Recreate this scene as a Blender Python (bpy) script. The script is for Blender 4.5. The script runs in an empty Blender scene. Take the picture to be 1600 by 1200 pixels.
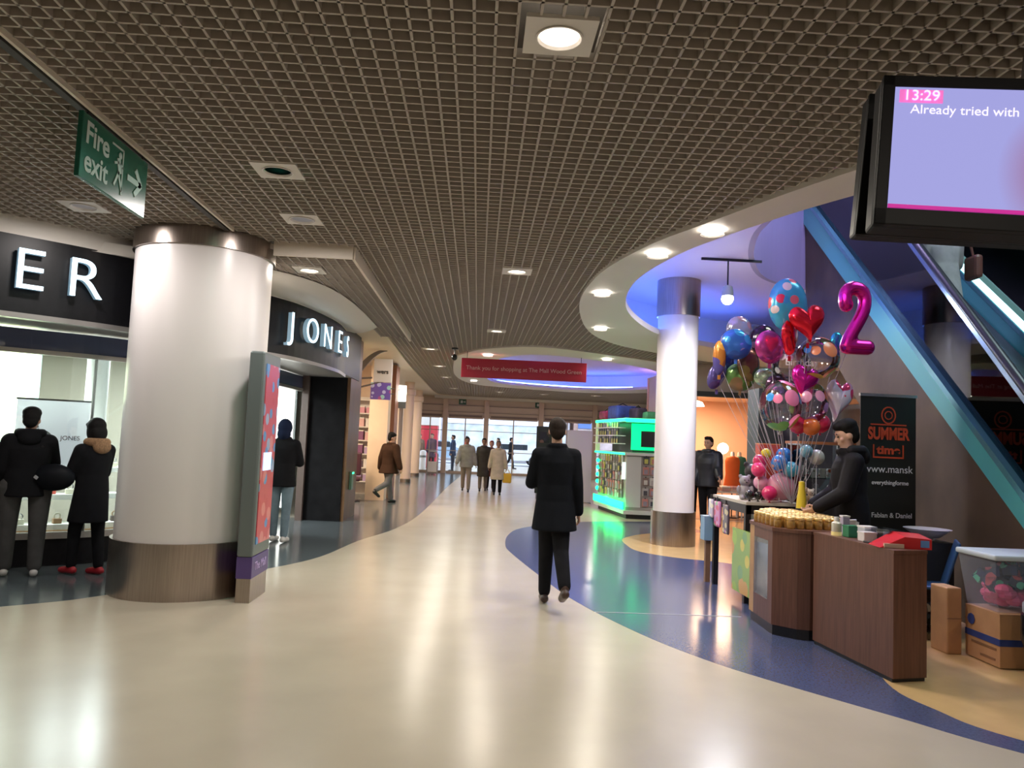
import bpy, bmesh, math, random
import numpy as np
from mathutils import Vector, Matrix
random.seed(7)
PI = math.pi
sc = bpy.context.scene
COL = sc.collection
# ------------------------------------------------------------------ camera
cam_d = bpy.data.cameras.new('camera'); cam = bpy.data.objects.new('camera', cam_d); COL.objects.link(cam)
YAW, PITCH, ROLL = math.radians(2.4), math.atan(88/1200), .042
fw = Vector((math.sin(YAW)*math.cos(PITCH), math.cos(YAW)*math.cos(PITCH), math.sin(PITCH)))
r0 = Vector((math.cos(YAW), -math.sin(YAW), 0)); u0 = r0.cross(fw)
rt = r0*math.cos(ROLL)+u0*math.sin(ROLL); up = -r0*math.sin(ROLL)+u0*math.cos(ROLL)
m = Matrix((rt, up, -fw)).transposed().to_4x4(); m.translation = (0, 0, 1.6)
cam.matrix_world = m
cam_d.sensor_width = 36; cam_d.lens = 27; cam_d.clip_start = .05; cam_d.clip_end = 300
sc.camera = cam
# ------------------------------------------------------------------ world, exposure
w = bpy.data.worlds.new('sky'); sc.world = w; w.use_nodes = True
wb = w.node_tree.nodes['Background']; wb.inputs[0].default_value = (.80, .90, 1, 1); wb.inputs[1].default_value = 3.2
sc.view_settings.view_transform = 'Standard'; sc.view_settings.look = 'None'
sc.view_settings.exposure = -0.12; sc.view_settings.gamma = 1; sc.view_settings.use_curve_mapping = False

def area(loc, size, power, color=(1, 1, 1), rot=(0, 0, 0), parent=None, shape='DISK', size_y=None, spread=PI):
    d = bpy.data.lights.new('lamp', 'AREA'); d.shape = shape; d.size = size; d.energy = power; d.color = color; d.spread = spread
    if size_y: d.size_y = size_y
    o = bpy.data.objects.new('lamp', d); COL.objects.link(o); o.location = loc; o.rotation_euler = rot
    if parent: o.parent = parent
    return o
# ------------------------------------------------------------------ materials
MATS = {}
def mat(name, color=(.5, .5, .5), rough=.5, metal=0, emis=None, es=0, noise=0, nscale=20, alpha=1, trans=0, spec=.5, coat=0, stretch=None, bump=0):
    if name in MATS: return MATS[name]
    M = bpy.data.materials.new(name); M.use_nodes = True; nt = M.node_tree; b = nt.nodes['Principled BSDF']
    b.inputs['Base Color'].default_value = (*color, 1); b.inputs['Roughness'].default_value = rough; b.inputs['Metallic'].default_value = metal
    b.inputs['Specular IOR Level'].default_value = spec; b.inputs['Transmission Weight'].default_value = trans; b.inputs['Coat Weight'].default_value = coat
    b.inputs['Alpha'].default_value = alpha
    if emis: b.inputs['Emission Color'].default_value = (*emis, 1); b.inputs['Emission Strength'].default_value = es
    tc = nt.nodes.new('ShaderNodeTexCoord'); mp = nt.nodes.new('ShaderNodeMapping'); nt.links.new(tc.outputs['Object'], mp.inputs[0])
    if stretch: mp.inputs['Scale'].default_value = stretch
    n = nt.nodes.new('ShaderNodeTexNoise'); n.inputs['Scale'].default_value = nscale; nt.links.new(mp.outputs[0], n.inputs['Vector'])
    n.inputs['Detail'].default_value = 4
    if noise:
        r = nt.nodes.new('ShaderNodeValToRGB')
        r.color_ramp.elements[0].position = .3; r.color_ramp.elements[1].position = .7
        r.color_ramp.elements[0].color = (*[c*(1-noise) for c in color], 1); r.color_ramp.elements[1].color = (*[min(1, c*(1+noise)) for c in color], 1)
        nt.links.new(n.outputs[0], r.inputs[0]); nt.links.new(r.outputs[0], b.inputs['Base Color'])
    if bump:
        bp = nt.nodes.new('ShaderNodeBump'); bp.inputs['Strength'].default_value = bump; nt.links.new(n.outputs[0], bp.inputs['Height']); nt.links.new(bp.outputs[0], b.inputs['Normal'])
    MATS[name] = M; return M

def spots(name, base, cols, scale=6, thr=.38, metal=0, rough=.2, clear=False):
    """voronoi blobs of print colour on a foil, cloth or clear film"""
    if name in MATS: return MATS[name]
    M = bpy.data.materials.new(name); M.use_nodes = True; nt = M.node_tree; b = nt.nodes['Principled BSDF']
    tc = nt.nodes.new('ShaderNodeTexCoord'); v = nt.nodes.new('ShaderNodeTexVoronoi'); v.inputs['Scale'].default_value = scale
    nt.links.new(tc.outputs['Object'], v.inputs['Vector'])
    sp = nt.nodes.new('ShaderNodeSeparateColor'); nt.links.new(v.outputs['Color'], sp.inputs[0])
    cr = nt.nodes.new('ShaderNodeValToRGB'); cr.color_ramp.interpolation = 'CONSTANT'
    for i, c in enumerate(cols):
        e = cr.color_ramp.elements[i] if i < 2 else cr.color_ramp.elements.new(i/len(cols))
        e.position = i/len(cols); e.color = (*c, 1)
    nt.links.new(sp.outputs[0], cr.inputs[0])
    lt = nt.nodes.new('ShaderNodeMath'); lt.operation = 'LESS_THAN'; lt.inputs[1].default_value = thr; nt.links.new(v.outputs['Distance'], lt.inputs[0])
    mx = nt.nodes.new('ShaderNodeMix'); mx.data_type = 'RGBA'; mx.inputs[6].default_value = (*base, 1)
    nt.links.new(lt.outputs[0], mx.inputs[0]); nt.links.new(cr.outputs[0], mx.inputs[7]); nt.links.new(mx.outputs[2], b.inputs['Base Color'])
    b.inputs['Roughness'].default_value = rough; b.inputs['Metallic'].default_value = metal
    if clear:
        tr = nt.nodes.new('ShaderNodeBsdfTransparent'); tr.inputs[0].default_value = (.93, .92, .96, 1)
        gl = nt.nodes.new('ShaderNodeBsdfGlossy'); gl.inputs['Roughness'].default_value = .08
        fr = nt.nodes.new('ShaderNodeFresnel'); fr.inputs[0].default_value = 1.5
        ad = nt.nodes.new('ShaderNodeMath'); ad.operation = 'ADD'; ad.inputs[1].default_value = .07; nt.links.new(fr.outputs[0], ad.inputs[0])
        m1 = nt.nodes.new('ShaderNodeMixShader'); nt.links.new(ad.outputs[0], m1.inputs[0]); nt.links.new(tr.outputs[0], m1.inputs[1]); nt.links.new(gl.outputs[0], m1.inputs[2])
        m2 = nt.nodes.new('ShaderNodeMixShader'); nt.links.new(lt.outputs[0], m2.inputs[0]); nt.links.new(m1.outputs[0], m2.inputs[1]); nt.links.new(b.outputs[0], m2.inputs[2])
        nt.links.new(m2.outputs[0], nt.nodes['Material Output'].inputs[0])
    MATS[name] = M; return M

def glass(name, tint=(.9, .95, .95), refl=.06, rough=.02):
    if name in MATS: return MATS[name]
    M = bpy.data.materials.new(name); M.use_nodes = True; nt = M.node_tree
    tr = nt.nodes.new('ShaderNodeBsdfTransparent'); tr.inputs[0].default_value = (*tint, 1)
    gl = nt.nodes.new('ShaderNodeBsdfGlossy'); gl.inputs['Roughness'].default_value = rough
    fr = nt.nodes.new('ShaderNodeFresnel'); fr.inputs[0].default_value = 1.45
    ad = nt.nodes.new('ShaderNodeMath'); ad.operation = 'ADD'; ad.inputs[1].default_value = refl; nt.links.new(fr.outputs[0], ad.inputs[0])
    ms = nt.nodes.new('ShaderNodeMixShader'); nt.links.new(ad.outputs[0], ms.inputs[0]); nt.links.new(tr.outputs[0], ms.inputs[1]); nt.links.new(gl.outputs[0], ms.inputs[2])
    nt.links.new(ms.outputs[0], nt.nodes['Material Output'].inputs[0]); MATS[name] = M; return M

cream = mat('cream_floor', (.52, .455, .355), .24, noise=.05, nscale=1.5, spec=.45)
blue_f = mat('blue_floor', (.075, .095, .19), .16, noise=.25, nscale=60)
slate_f = mat('slate_floor', (.10, .12, .13), .16, noise=.2, nscale=40)
tan_f = mat('tan_floor', (.66, .44, .20), .18, noise=.06, nscale=4)
grid_m = mat('grid_grey', (.44, .39, .335), .5)
plen_m = mat('plenum_dark', (.14, .12, .10), .9)
white_m = mat('white_paint', (.80, .77, .74), .45)
soffit_m = mat('soffit_white', (.70, .66, .60), .5)
peach_m = mat('peach_wall', (.78, .60, .44), .6, noise=.04, nscale=3)
beige_m = mat('beige_wall', (.66, .56, .46), .6, noise=.04, nscale=3)
black_m = mat('black_fascia', (.006, .006, .008), .4, noise=.2, spec=.3)
blackpanel_m = mat('black_panel', (.008, .008, .009), .8, noise=.3, nscale=5, spec=.1)
steel_m = mat('brushed_steel', (.42, .36, .32), .28, 1, noise=.12, nscale=8, stretch=(12, 12, .3))
darksteel_m = mat('dark_steel', (.25, .22, .19), .35, 1, noise=.15, nscale=3)
wood_m = mat('brown_wood', (.145, .062, .040), .42, noise=.22, nscale=5, stretch=(9, 9, .5))
woodtan_m = mat('tan_wood', (.50, .28, .12), .45, noise=.1, nscale=6)
dark_m = mat('dark_plastic', (.015, .015, .018), .35)
grey_m = mat('grey_metal', (.17, .20, .20), .4, .3)
glass_m = glass('clear_glass')
glow_w = mat('lamp_white', (1, 1, 1), emis=(1, .95, .86), es=14)
glow_t = mat('lamp_teal', (.3, 1, .8), emis=(.10, .85, .62), es=3)
glow_d = mat('lamp_dim', (.6, .6, .6), emis=(.8, .8, .85), es=.5)
letter_m = mat('letter_glow', (.8, .95, 1), emis=(.62, .86, 1), es=2.2)
pinkt = mat('pink_ink', (.8, .1, .3), .5)
white_ink = mat('white_ink', (.85, .85, .85), .5)
black_ink = mat('black_ink', (.02, .02, .02), .5)

# ------------------------------------------------------------------ mesh helpers
def obj(name, bm, m, parent=None, smooth=False, kind=None):
    me = bpy.data.meshes.new(name)
    bmesh.ops.recalc_face_normals(bm, faces=bm.faces[:]); bm.to_mesh(me); bm.free()
    if m: me.materials.append(m)
    if smooth:
        for p in me.polygons: p.use_smooth = True
        me.set_sharp_from_angle(angle=math.radians(48))
    o = bpy.data.objects.new(name, me); COL.objects.link(o)
    if parent: o.parent = parent
    if kind: o['kind'] = kind
    return o
def thing(name, label, cat, loc=(0, 0, 0), rz=0, group=None, rot=None):
    o = bpy.data.objects.new(name, None); COL.objects.link(o); o.empty_display_size = .1
    o.location = loc; o.rotation_euler = rot if rot else (0, 0, rz); o['label'] = label; o['category'] = cat
    if group: o['group'] = group
    return o
def tag(o, label, cat, group=None):
    o['label'] = label; o['category'] = cat
    if group: o['group'] = group
    return o
def dup(root, loc, rz=0, label=None, group=None):
    r = root.copy(); COL.objects.link(r); r.location = loc; r.rotation_euler = (0, 0, rz)
    if label: r['label'] = label
    if group: r['group'] = group
    for ch in list(root.children):
        c = ch.copy(); COL.objects.link(c); c.parent = r
        for g in ch.children:
            d = g.copy(); COL.objects.link(d); d.parent = c
    return r
def B(): return bmesh.new()
def box(bm, c, s, rz=0, bev=0, rot=None):
    g = bmesh.ops.create_cube(bm, size=1)
    R = rot if rot else Matrix.Rotation(rz, 4, 'Z')
    bmesh.ops.transform(bm, matrix=Matrix.Translation(c) @ R @ Matrix.Diagonal((*s, 1)), verts=g['verts'])
    if bev:
        es = list({e for v in g['verts'] for e in v.link_edges})
        bmesh.ops.bevel(bm, geom=es, offset=bev, segments=2, affect='EDGES', profile=.5)
    return bm
def boxo(name, c, s, m, parent=None, rz=0, bev=0, kind=None): return obj(name, box(B(), c, s, rz, bev), m, parent, kind=kind)
def prism(bm, pts, z0, z1):
    lo = [bm.verts.new((x, y, z0)) for x, y in pts]; hi = [bm.verts.new((x, y, z1)) for x, y in pts]
    n = len(pts)
    bm.faces.new(lo[::-1]); bm.faces.new(hi)
    for i in range(n): bm.faces.new((lo[i], lo[(i+1) % n], hi[(i+1) % n], hi[i]))
    return bm
def wallstrip(bm, pts, z0, z1, th):
    """a wall of thickness th (to the left of travel) along a polyline"""
    P = [Vector(p) for p in pts]; L = []
    for i, p in enumerate(P):
        a = P[max(i-1, 0)]; b = P[min(i+1, len(P)-1)]; d = (b-a).normalized(); L.append(p+Vector((-d.y, d.x))*th)
    rings = [[bm.verts.new((p.x, p.y, z0)), bm.verts.new((p.x, p.y, z1)), bm.verts.new((q.x, q.y, z1)), bm.verts.new((q.x, q.y, z0))] for p, q in zip(P, L)]
    for a, b in zip(rings, rings[1:]):
        for i in range(4): bm.faces.new((a[i], a[(i+1) % 4], b[(i+1) % 4], b[i]))
    bm.faces.new(rings[0]); bm.faces.new(rings[-1][::-1])
    return bm
def lathe(bm, prof, seg=24, c=(0, 0, 0), sx=1, sy=1):
    rings = []
    for r, z in prof:
        if r < 1e-5: rings.append([bm.verts.new((c[0], c[1], c[2]+z))])
        else: rings.append([bm.verts.new((c[0]+sx*r*math.cos(2*PI*k/seg), c[1]+sy*r*math.sin(2*PI*k/seg), c[2]+z)) for k in range(seg)])
    for a, b in zip(rings, rings[1:]):
        for k in range(seg):
            k2 = (k+1) % seg
            if len(a) == 1 and len(b) == 1: continue
            if len(a) == 1: bm.faces.new((a[0], b[k], b[k2]))
            elif len(b) == 1: bm.faces.new((a[k], a[k2], b[0]))
            else: bm.faces.new((a[k], a[k2], b[k2], b[k]))
    if len(rings[0]) > 1: bm.faces.new(rings[0][::-1])
    if len(rings[-1]) > 1: bm.faces.new(rings[-1])
    return bm
def frame_of(d):
    d = Vector(d).normalized(); a = Vector((0, 0, 1)) if abs(d.z) < .9 else Vector((1, 0, 0))
    u = d.cross(a).normalized(); return u, d.cross(u).normalized()
def tube(bm, pts, r, seg=8, r1=None):
    P = [Vector(p) for p in pts]; rings = []; n = len(P)
    for i, p in enumerate(P):
        d = P[min(i+1, n-1)]-P[max(i-1, 0)]; u, v = frame_of(d)
        if rings:   # keep frames aligned
            pu = u0_; u = (pu-d.normalized()*pu.dot(d.normalized())).normalized(); v = d.normalized().cross(u)
        u0_ = u; rr = r if r1 is None else r+(r1-r)*i/(n-1)
        rings.append([bm.verts.new(p+rr*(u*math.cos(2*PI*k/seg)+v*math.sin(2*PI*k/seg))) for k in range(seg)])
    for a, b in zip(rings, rings[1:]):
        for k in range(seg): bm.faces.new((a[k], a[(k+1) % seg], b[(k+1) % seg], b[k]))
    bm.faces.new(rings[0][::-1]); bm.faces.new(rings[-1])
    return bm
def ell(bm, c, r, u=16, v=10, rot=None):
    g = bmesh.ops.create_uvsphere(bm, u_segments=u, v_segments=v, radius=1)
    bmesh.ops.transform(bm, matrix=Matrix.Translation(c) @ (rot if rot else Matrix.Identity(4)) @ Matrix.Diagonal((*r, 1)), verts=g['verts'])
    return bm
def cap(bm, a, b, ra, rb, seg=12):
    a = Vector(a); b = Vector(b); d = (b-a); L = d.length; d = d/max(L, 1e-6)
    ss = [(-1, ra)]; rows = []
    for k in range(0, 4): t = PI/2*(1-k/3.0); rows.append((-math.sin(t)*ra, max(math.cos(t)*ra, .0008)))
    for k in range(0, 4): t = PI/2*k/3.0; rows.append((L+math.sin(t)*rb, max(math.cos(t)*rb, .0008)))
    u, v = frame_of(d); rings = [[bm.verts.new(a+d*s+r*(u*math.cos(2*PI*k/seg)+v*math.sin(2*PI*k/seg))) for k in range(seg)] for s, r in rows]
    for p, q in zip(rings, rings[1:]):
        for k in range(seg): bm.faces.new((p[k], p[(k+1) % seg], q[(k+1) % seg], q[k]))
    bm.faces.new(rings[0][::-1]); bm.faces.new(rings[-1])
def loft(bm, rings, seg=20):
    """rings: (x, y, z, rx, ry)"""
    R = [[bm.verts.new((x+rx*math.cos(2*PI*k/seg), y+ry*math.sin(2*PI*k/seg), z)) for k in range(seg)] for x, y, z, rx, ry in rings]
    for p, q in zip(R, R[1:]):
        for k in range(seg): bm.faces.new((p[k], p[(k+1) % seg], q[(k+1) % seg], q[k]))
    bm.faces.new(R[0][::-1]); bm.faces.new(R[-1])
def remeshed(name, bm, m, parent, voxel, smooth_it=4, fac=.5):
    bmesh.ops.recalc_face_normals(bm, faces=bm.faces[:])
    me = bpy.data.meshes.new(name+'_src'); bm.to_mesh(me); bm.free()
    o = bpy.data.objects.new(name, me); COL.objects.link(o)
    r = o.modifiers.new('r', 'REMESH'); r.mode = 'VOXEL'; r.voxel_size = voxel; r.use_smooth_shade = True
    s = o.modifiers.new('s', 'SMOOTH'); s.iterations = smooth_it; s.factor = fac
    bpy.context.view_layer.update()
    dg = bpy.context.evaluated_depsgraph_get(); me2 = bpy.data.meshes.new_from_object(o.evaluated_get(dg))
    o.modifiers.clear(); o.data = me2; me2.name = name; me2.materials.clear(); me2.materials.append(m)
    for p in me2.polygons: p.use_smooth = True; p.material_index = 0
    if parent: o.parent = parent
    return o
def text(name, s, size, m, parent, loc, rot, ext=.002, align='CENTER', sx=1, bold=0):
    cu = bpy.data.curves.new(name, 'FONT'); cu.body = s; cu.size = size; cu.extrude = ext; cu.align_x = align; cu.align_y = 'CENTER'; cu.offset = bold
    t = bpy.data.objects.new(name, cu); COL.objects.link(t); bpy.context.view_layer.update()
    dg = bpy.context.evaluated_depsgraph_get(); me = bpy.data.meshes.new_from_object(t.evaluated_get(dg))
    bpy.data.objects.remove(t); o = bpy.data.objects.new(name, me); me.materials.clear(); me.materials.append(m); COL.objects.link(o)
    o.location = loc; o.rotation_euler = rot; o.scale = (sx, 1, 1)
    if parent: o.parent = parent
    return o
def spline(pts, n=8, closed=False):
    P = [np.array(p, float) for p in pts]; N = len(P); out = []
    rng = range(N) if closed else range(N-1)
    for i in rng:
        p0 = P[(i-1) % N] if closed or i > 0 else 2*P[0]-P[1]; p1 = P[i]; p2 = P[(i+1) % N]
        p3 = P[(i+2) % N] if closed or i+2 < N else 2*P[-1]-P[-2]
        for k in range(n):
            t = k/n; out.append(tuple(.5*((2*p1)+(-p0+p2)*t+(2*p0-5*p1+4*p2-p3)*t*t+(-p0+3*p1-3*p2+p3)*t**3)))
    if not closed: out.append(tuple(P[-1]))
    return out
def pip(X, Y, poly):
    ins = np.zeros(X.shape, bool); n = len(poly)
    for i in range(n):
        x1, y1 = poly[i][:2]; x2, y2 = poly[(i+1) % n][:2]
        if y1 == y2: continue
        c = ((y1 > Y) != (y2 > Y)) & (X < (x2-x1)*(Y-y1)/(y2-y1)+x1)
        ins ^= c
    return ins
def sheet(outer, holes, z, th=0):
    bm = B(); es = []
    for loop in [outer]+holes:
        vs = [bm.verts.new((x, y, z)) for x, y in loop]
        es += [bm.edges.new((vs[i], vs[(i+1) % len(vs)])) for i in range(len(vs))]
    bmesh.ops.triangle_fill(bm, edges=es, use_beauty=True, normal=(0, 0, 1))
    if th:
        g = bmesh.ops.extrude_face_region(bm, geom=bm.faces[:]); bmesh.ops.translate(bm, vec=(0, 0, th), verts=[e for e in g['geom'] if isinstance(e, bmesh.types.BMVert)])
    return bm

# ================================================================== SETTING
Zc = 3.5
floor_bm = B(); box(floor_bm, (1, 21, -.05), (22, 52, .1)); obj('floor', floor_bm, cream, kind='structure')
blue_edge = spline([(4.0, 16.4), (2.58, 15.96), (1.64, 15.28), (.89, 14.27), (.60, 13.2), (.50, 11.9), (.56, 11.02), (.85, 9.08), (1.07, 7.88), (1.46, 6.64), (1.8, 5.91), (2.11, 5.44), (2.65, 4.76), (3.08, 4.23), (4.3, 3.1), (6.2, 2.0)], 6)
obj('floor_2', prism(B(), blue_edge+[(7.5, 2.0), (7.5, 16.4)], 0, .001), blue_f, kind='structure')
tan_edge = spline([(4.4, 14.6), (3.3, 14.2), (2.6, 13.3), (2.47, 12.4), (2.54, 11.69), (2.99, 11.17), (3.59, 10.84), (4.2, 9.9), (4.15, 8.2), (3.4, 6.6), (2.97, 5.45), (3.0, 4.9), (3.22, 4.41), (4.3, 3.3), (6.4, 2.1)], 6)
obj('floor_3', prism(B(), tan_edge+[(11.5, 2.1), (11.5, 17), (4.4, 17)], 0, .002), tan_f, kind='structure')
slate_edge = spline([(-6.5, 5.0), (-4.01, 6.87), (-3.46, 7.39), (-2.9, 8.3), (-2.35, 9.17), (-1.96, 10.14), (-1.72, 11.77), (-1.33, 13.56), (-1.1, 16.58), (-.9, 25.56), (-.67, 32.18), (-.67, 35.2)], 5)
obj('floor_4', prism(B(), slate_edge+[(-9.5, 35.2), (-9.5, 5.0)], 0, .001), slate_f, kind='structure')
boxo('trim_1', (1.9, 7.42, .0018), (1.42, .012, .0036), mat('metal_line', (.6, .6, .6), .4), kind='structure')
# ceiling outlines
left_edge = spline([(-9.6, 4.0), (-6.6, 5.7), (-4.58, 7.31), (-3.78, 7.88), (-2.75, 8.5), (-2.12, 9.25), (-1.85, 10.5), (-1.79, 13.11), (-1.85, 17), (-1.9, 20.56), (-1.9, 27), (-1.86, 32.3), (-1.5, 34.0), (.33, 35.0)], 6)
main_poly = left_edge+[(10.2, 35.0), (10.2, -4), (-9.6, -4)]
ring_out = spline([(3.3, 3.3), (2.39, 4.88), (1.81, 6.24), (1.47, 7.17), (1.25, 8.52), (1.31, 10.36), (1.78, 12.68), (2.47, 14.13), (3.41, 15.1), (4.89, 16.3), (7, 16.9), (9.4, 16.5), (10, 14), (10, 4), (8.5, 2), (5.2, 1.9)], 6, True)
ring_in = spline([(3.6, 3.8), (2.66, 5.3), (2.22, 6.25), (1.86, 7.35), (1.73, 8.76), (1.98, 10.43), (2.61, 12.04), (3.3, 13.1), (4.22, 13.94), (5.9, 15.0), (7.5, 15.5), (9, 15.1), (9.5, 13.5), (9.5, 4.5), (8.2, 2.7), (5.4, 2.5)], 6, True)
open_pts = [(3.3, 5.0), (2.95, 6.6), (3.3, 8.0), (3.37, 8.93), (3.48, 9.79), (3.86, 10.96), (4.41, 12.04), (5.07, 12.65), (5.9, 12.98), (7.2, 12.9), (8.8, 12.6), (9.3, 11), (9.3, 5), (8, 3.1), (5.5, 2.9), (4, 3.7)]
opening = spline(open_pts, 5, True)
rec2_out = spline([(-.62, 18.3), (-.35, 16.9), (.15, 15.8), (1.24, 15.15), (2.67, 15.95), (3.84, 16.8), (4.9, 17.9), (6.6, 21), (6.9, 24), (6.14, 26.45), (5, 27.8), (3.57, 28.3), (1.16, 27.45), (-.22, 26.3), (-.75, 23)], 6, True)
rec2_in = spline([(.35, 18.6), (.5, 17.5), (.9, 16.7), (1.5, 16.5), (2.6, 17.1), (3.6, 17.9), (4.4, 19.0), (5.7, 21.6), (6.0, 23.6), (5.3, 25.5), (4.4, 26.5), (3.2, 26.9), (1.5, 26.2), (.5, 25.1), (.15, 22.5)], 6, True)
low_poly = [(-2.5, 7.78), (-1.33, 7.78), (-1.33, 14.4)]   # lowered tray beside the black shop
tray = [(-2.2, 7.8), (-1.36, 7.8), (-1.36, 14.4), (-1.79, 14.4), (-1.79, 13.1), (-1.85, 10.5), (-2.12, 9.25), (-2.75, 8.5)]
# --- egg-crate grid
def grid_bars(bm, region, holes, z0, z1, step=.1, th=.014, x0=-9.6, x1=10.2, y0=-4, y1=35):
    xs = np.arange(x0, x1, step); ys = np.arange(y0, y1, step)
    X, Y = np.meshgrid(xs, ys, indexing='ij')
    def ok(X, Y):
        a = pip(X, Y, region)
        for h in holes: a &= ~pip(X, Y, h)
        return a
    V = []; F = []
    def bar(ax, ay, bx, by):
        n = len(V)
        V.extend([(ax, ay, z0), (bx, ay, z0), (bx, by, z0), (ax, by, z0), (ax, ay, z1), (bx, ay, z1), (bx, by, z1), (ax, by, z1)])
        F.extend([(n, n+3, n+2, n+1), (n+4, n+5, n+6, n+7), (n, n+1, n+5, n+4), (n+1, n+2, n+6, n+5), (n+2, n+3, n+7, n+6), (n+3, n, n+4, n+7)])
    A = ok(X, Y+step/2)
    for i, x in enumerate(xs):
        j = 0; row = A[i]
        while j < len(ys):
            if row[j]:
                k = j
                while k < len(ys) and row[k]: k += 1
                bar(x-th/2, ys[j], x+th/2, ys[k-1]+step); j = k
            else: j += 1
    A = ok(X+step/2, Y)
    for j, y in enumerate(ys):
        i = 0; row = A[:, j]
        while i < len(xs):
            if row[i]:
                k = i
                while k < len(xs) and row[k]: k += 1
                bar(xs[i], y-th/2, xs[k-1]+step, y+th/2); i = k
            else: i += 1
    me = bpy.data.meshes.new('ceiling'); me.from_pydata(V, [], F); return me
LAMPS = [(.30, 3.47, 'w', 'white downlight in the grid nearest the top of the picture'), (-1.55, 5.58, 't', 'teal glowing downlight in the ceiling grid'), (-3.56, 6.81, 'd', 'dim-looking downlight in the grid above the black shop fascia'),
         (-1.66, 6.85, 'd', 'dim-looking double downlight just in front of the lowered ceiling tray'), (.36, 8.53, 'w', 'white downlight in the middle of the ceiling grid'), (.25, 13.36, 'w', 'white downlight before the far ceiling recess'),
         (-1.1, 16.58, 'w', 'white downlight between the red banner and the peach shops'), (-1.1, 20.5, 'w', 'white downlight left of the red banner over the peach shops'), (-1.07, 24.14, 'w', 'white downlight near the far left columns'),
         (-1.0, 29.5, 'w', 'small downlight farthest left by the entrance doors'), (.8, 30.5, 'w', 'small downlight above the left entrance door'), (2.6, 30.8, 'w', 'small downlight above the middle entrance door'),
         (4.6, 30.2, 'w', 'small downlight above the green kiosk end of the hall'), (7.6, 24, 'w', 'small downlight seen through the escalator glass'), (8.6, 20.0, 'w', 'second small downlight seen through the escalator glass'),
         (1.7, .4, 'w', None), (4.8, .2, 'w', None), (-4.8, 4.6, 'd', None), (.2, -2.4, 'w', None)]
lamp_holes = [[(x-.17, y-.17), (x+.17, y-.17), (x+.17, y+.17), (x-.17, y+.17)] for x, y, *_ in LAMPS]
def shrink(P, d):
    cx = sum(p[0] for p in P)/len(P); cy = sum(p[1] for p in P)/len(P); o_ = []
    for x, y in P: L_ = math.hypot(x-cx, y-cy); o_.append((x+(cx-x)*d/L_, y+(cy-y)*d/L_))
    return o_
main_ext = [(x-.12, y+.08) if i < len(left_edge) else (x, y) for i, (x, y) in enumerate(main_poly)]
me = grid_bars(None, main_ext, [shrink(ring_out, .12), shrink(rec2_out, .12), tray]+lamp_holes, Zc, Zc+.05)
me.materials.append(grid_m); o = bpy.data.objects.new('ceiling', me); COL.objects.link(o); o['kind'] = 'structure'
tray_ext = [(x-.12, y+.06) if i > 2 else (x, y) for i, (x, y) in enumerate(tray)]
me = grid_bars(None, tray_ext, [[(-2.0-.17, 8.75-.17), (-2.0+.17, 8.75-.17), (-2.0+.17, 8.75+.17), (-2.0-.17, 8.75+.17)]], Zc-.06, Zc-.01, x0=-3, x1=-1.3, y0=7.7, y1=14.5)
me.materials.append(grid_m); o = bpy.data.objects.new('ceiling_2', me); COL.objects.link(o); o['kind'] = 'structure'
obj('ceiling_3', sheet([(-9.7, -4.1), (10.3, -4.1), (10.3, 35.6), (-9.7, 35.6)], [ring_out, rec2_out], 3.78), plen_m, kind='structure')
# tray edge trims
boxo('trim_2', (-1.345, 11.1, Zc-.03), (.03, 6.6, .20), mat('trim_white', (.74, .66, .56), .5), kind='structure')
boxo('trim_3', (-1.75, 7.79, Zc-.045), (.80, .03, .17), MATS['trim_white'], kind='structure')
boxo('trim_4', (-2.47, 2.0, Zc-.012), (.05, 10.6, .03), mat('dark_joint', (.05, .045, .04), .6), kind='structure')
boxo('trim_5', (-2.41, 2.0, Zc-.014), (.02, 10.6, .03), MATS['trim_white'], kind='structure')
# ring soffits and coves
def ring_sheet(name, outer, inner, z, th, m): obj(name, sheet(outer, [inner], z, th), m, kind='structure')
ring_sheet('ceiling_4', ring_out, ring_in, Zc-.03, .09, soffit_m)
obj('wall_cove', wallstrip(B(), ring_out+[ring_out[0]], Zc+.06, 4.42, -.04), white_m, kind='structure')
rec_m = mat('recess_paint', (.78, .72, .84), .6)
ring_sheet('ceiling_5', ring_out, opening, 4.4, .06, rec_m)
ring_sheet('ceiling_6', rec2_out, rec2_in, Zc-.03, .09, soffit_m)
obj('wall_cove_far', wallstrip(B(), rec2_out+[rec2_out[0]], Zc+.06, 4.12, -.04), white_m, kind='structure')
obj('ceiling_7', sheet(rec2_out, [], 4.1, .05), rec_m, kind='structure')
# opening upstand, upper void
void_m = mat('void_paint', (.36, .35, .48), .45)
obj('wall_atrium', wallstrip(B(), opening+[opening[0]], 4.4, 7.2, -.08), void_m, kind='structure')
obj('ceiling_8', sheet(opening, [], 7.2, .05), mat('void_ceiling', (.30, .60, .62), .5), kind='structure')
area((6.0, 6.5, 7.0), 2.5, 150, (.72, .95, 1.0))
area((4.6, 10.3, 6.9), .9, 170, (.6, .5, 1.0))  # hidden violet lamp added to tint the void walls and escalator side
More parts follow.
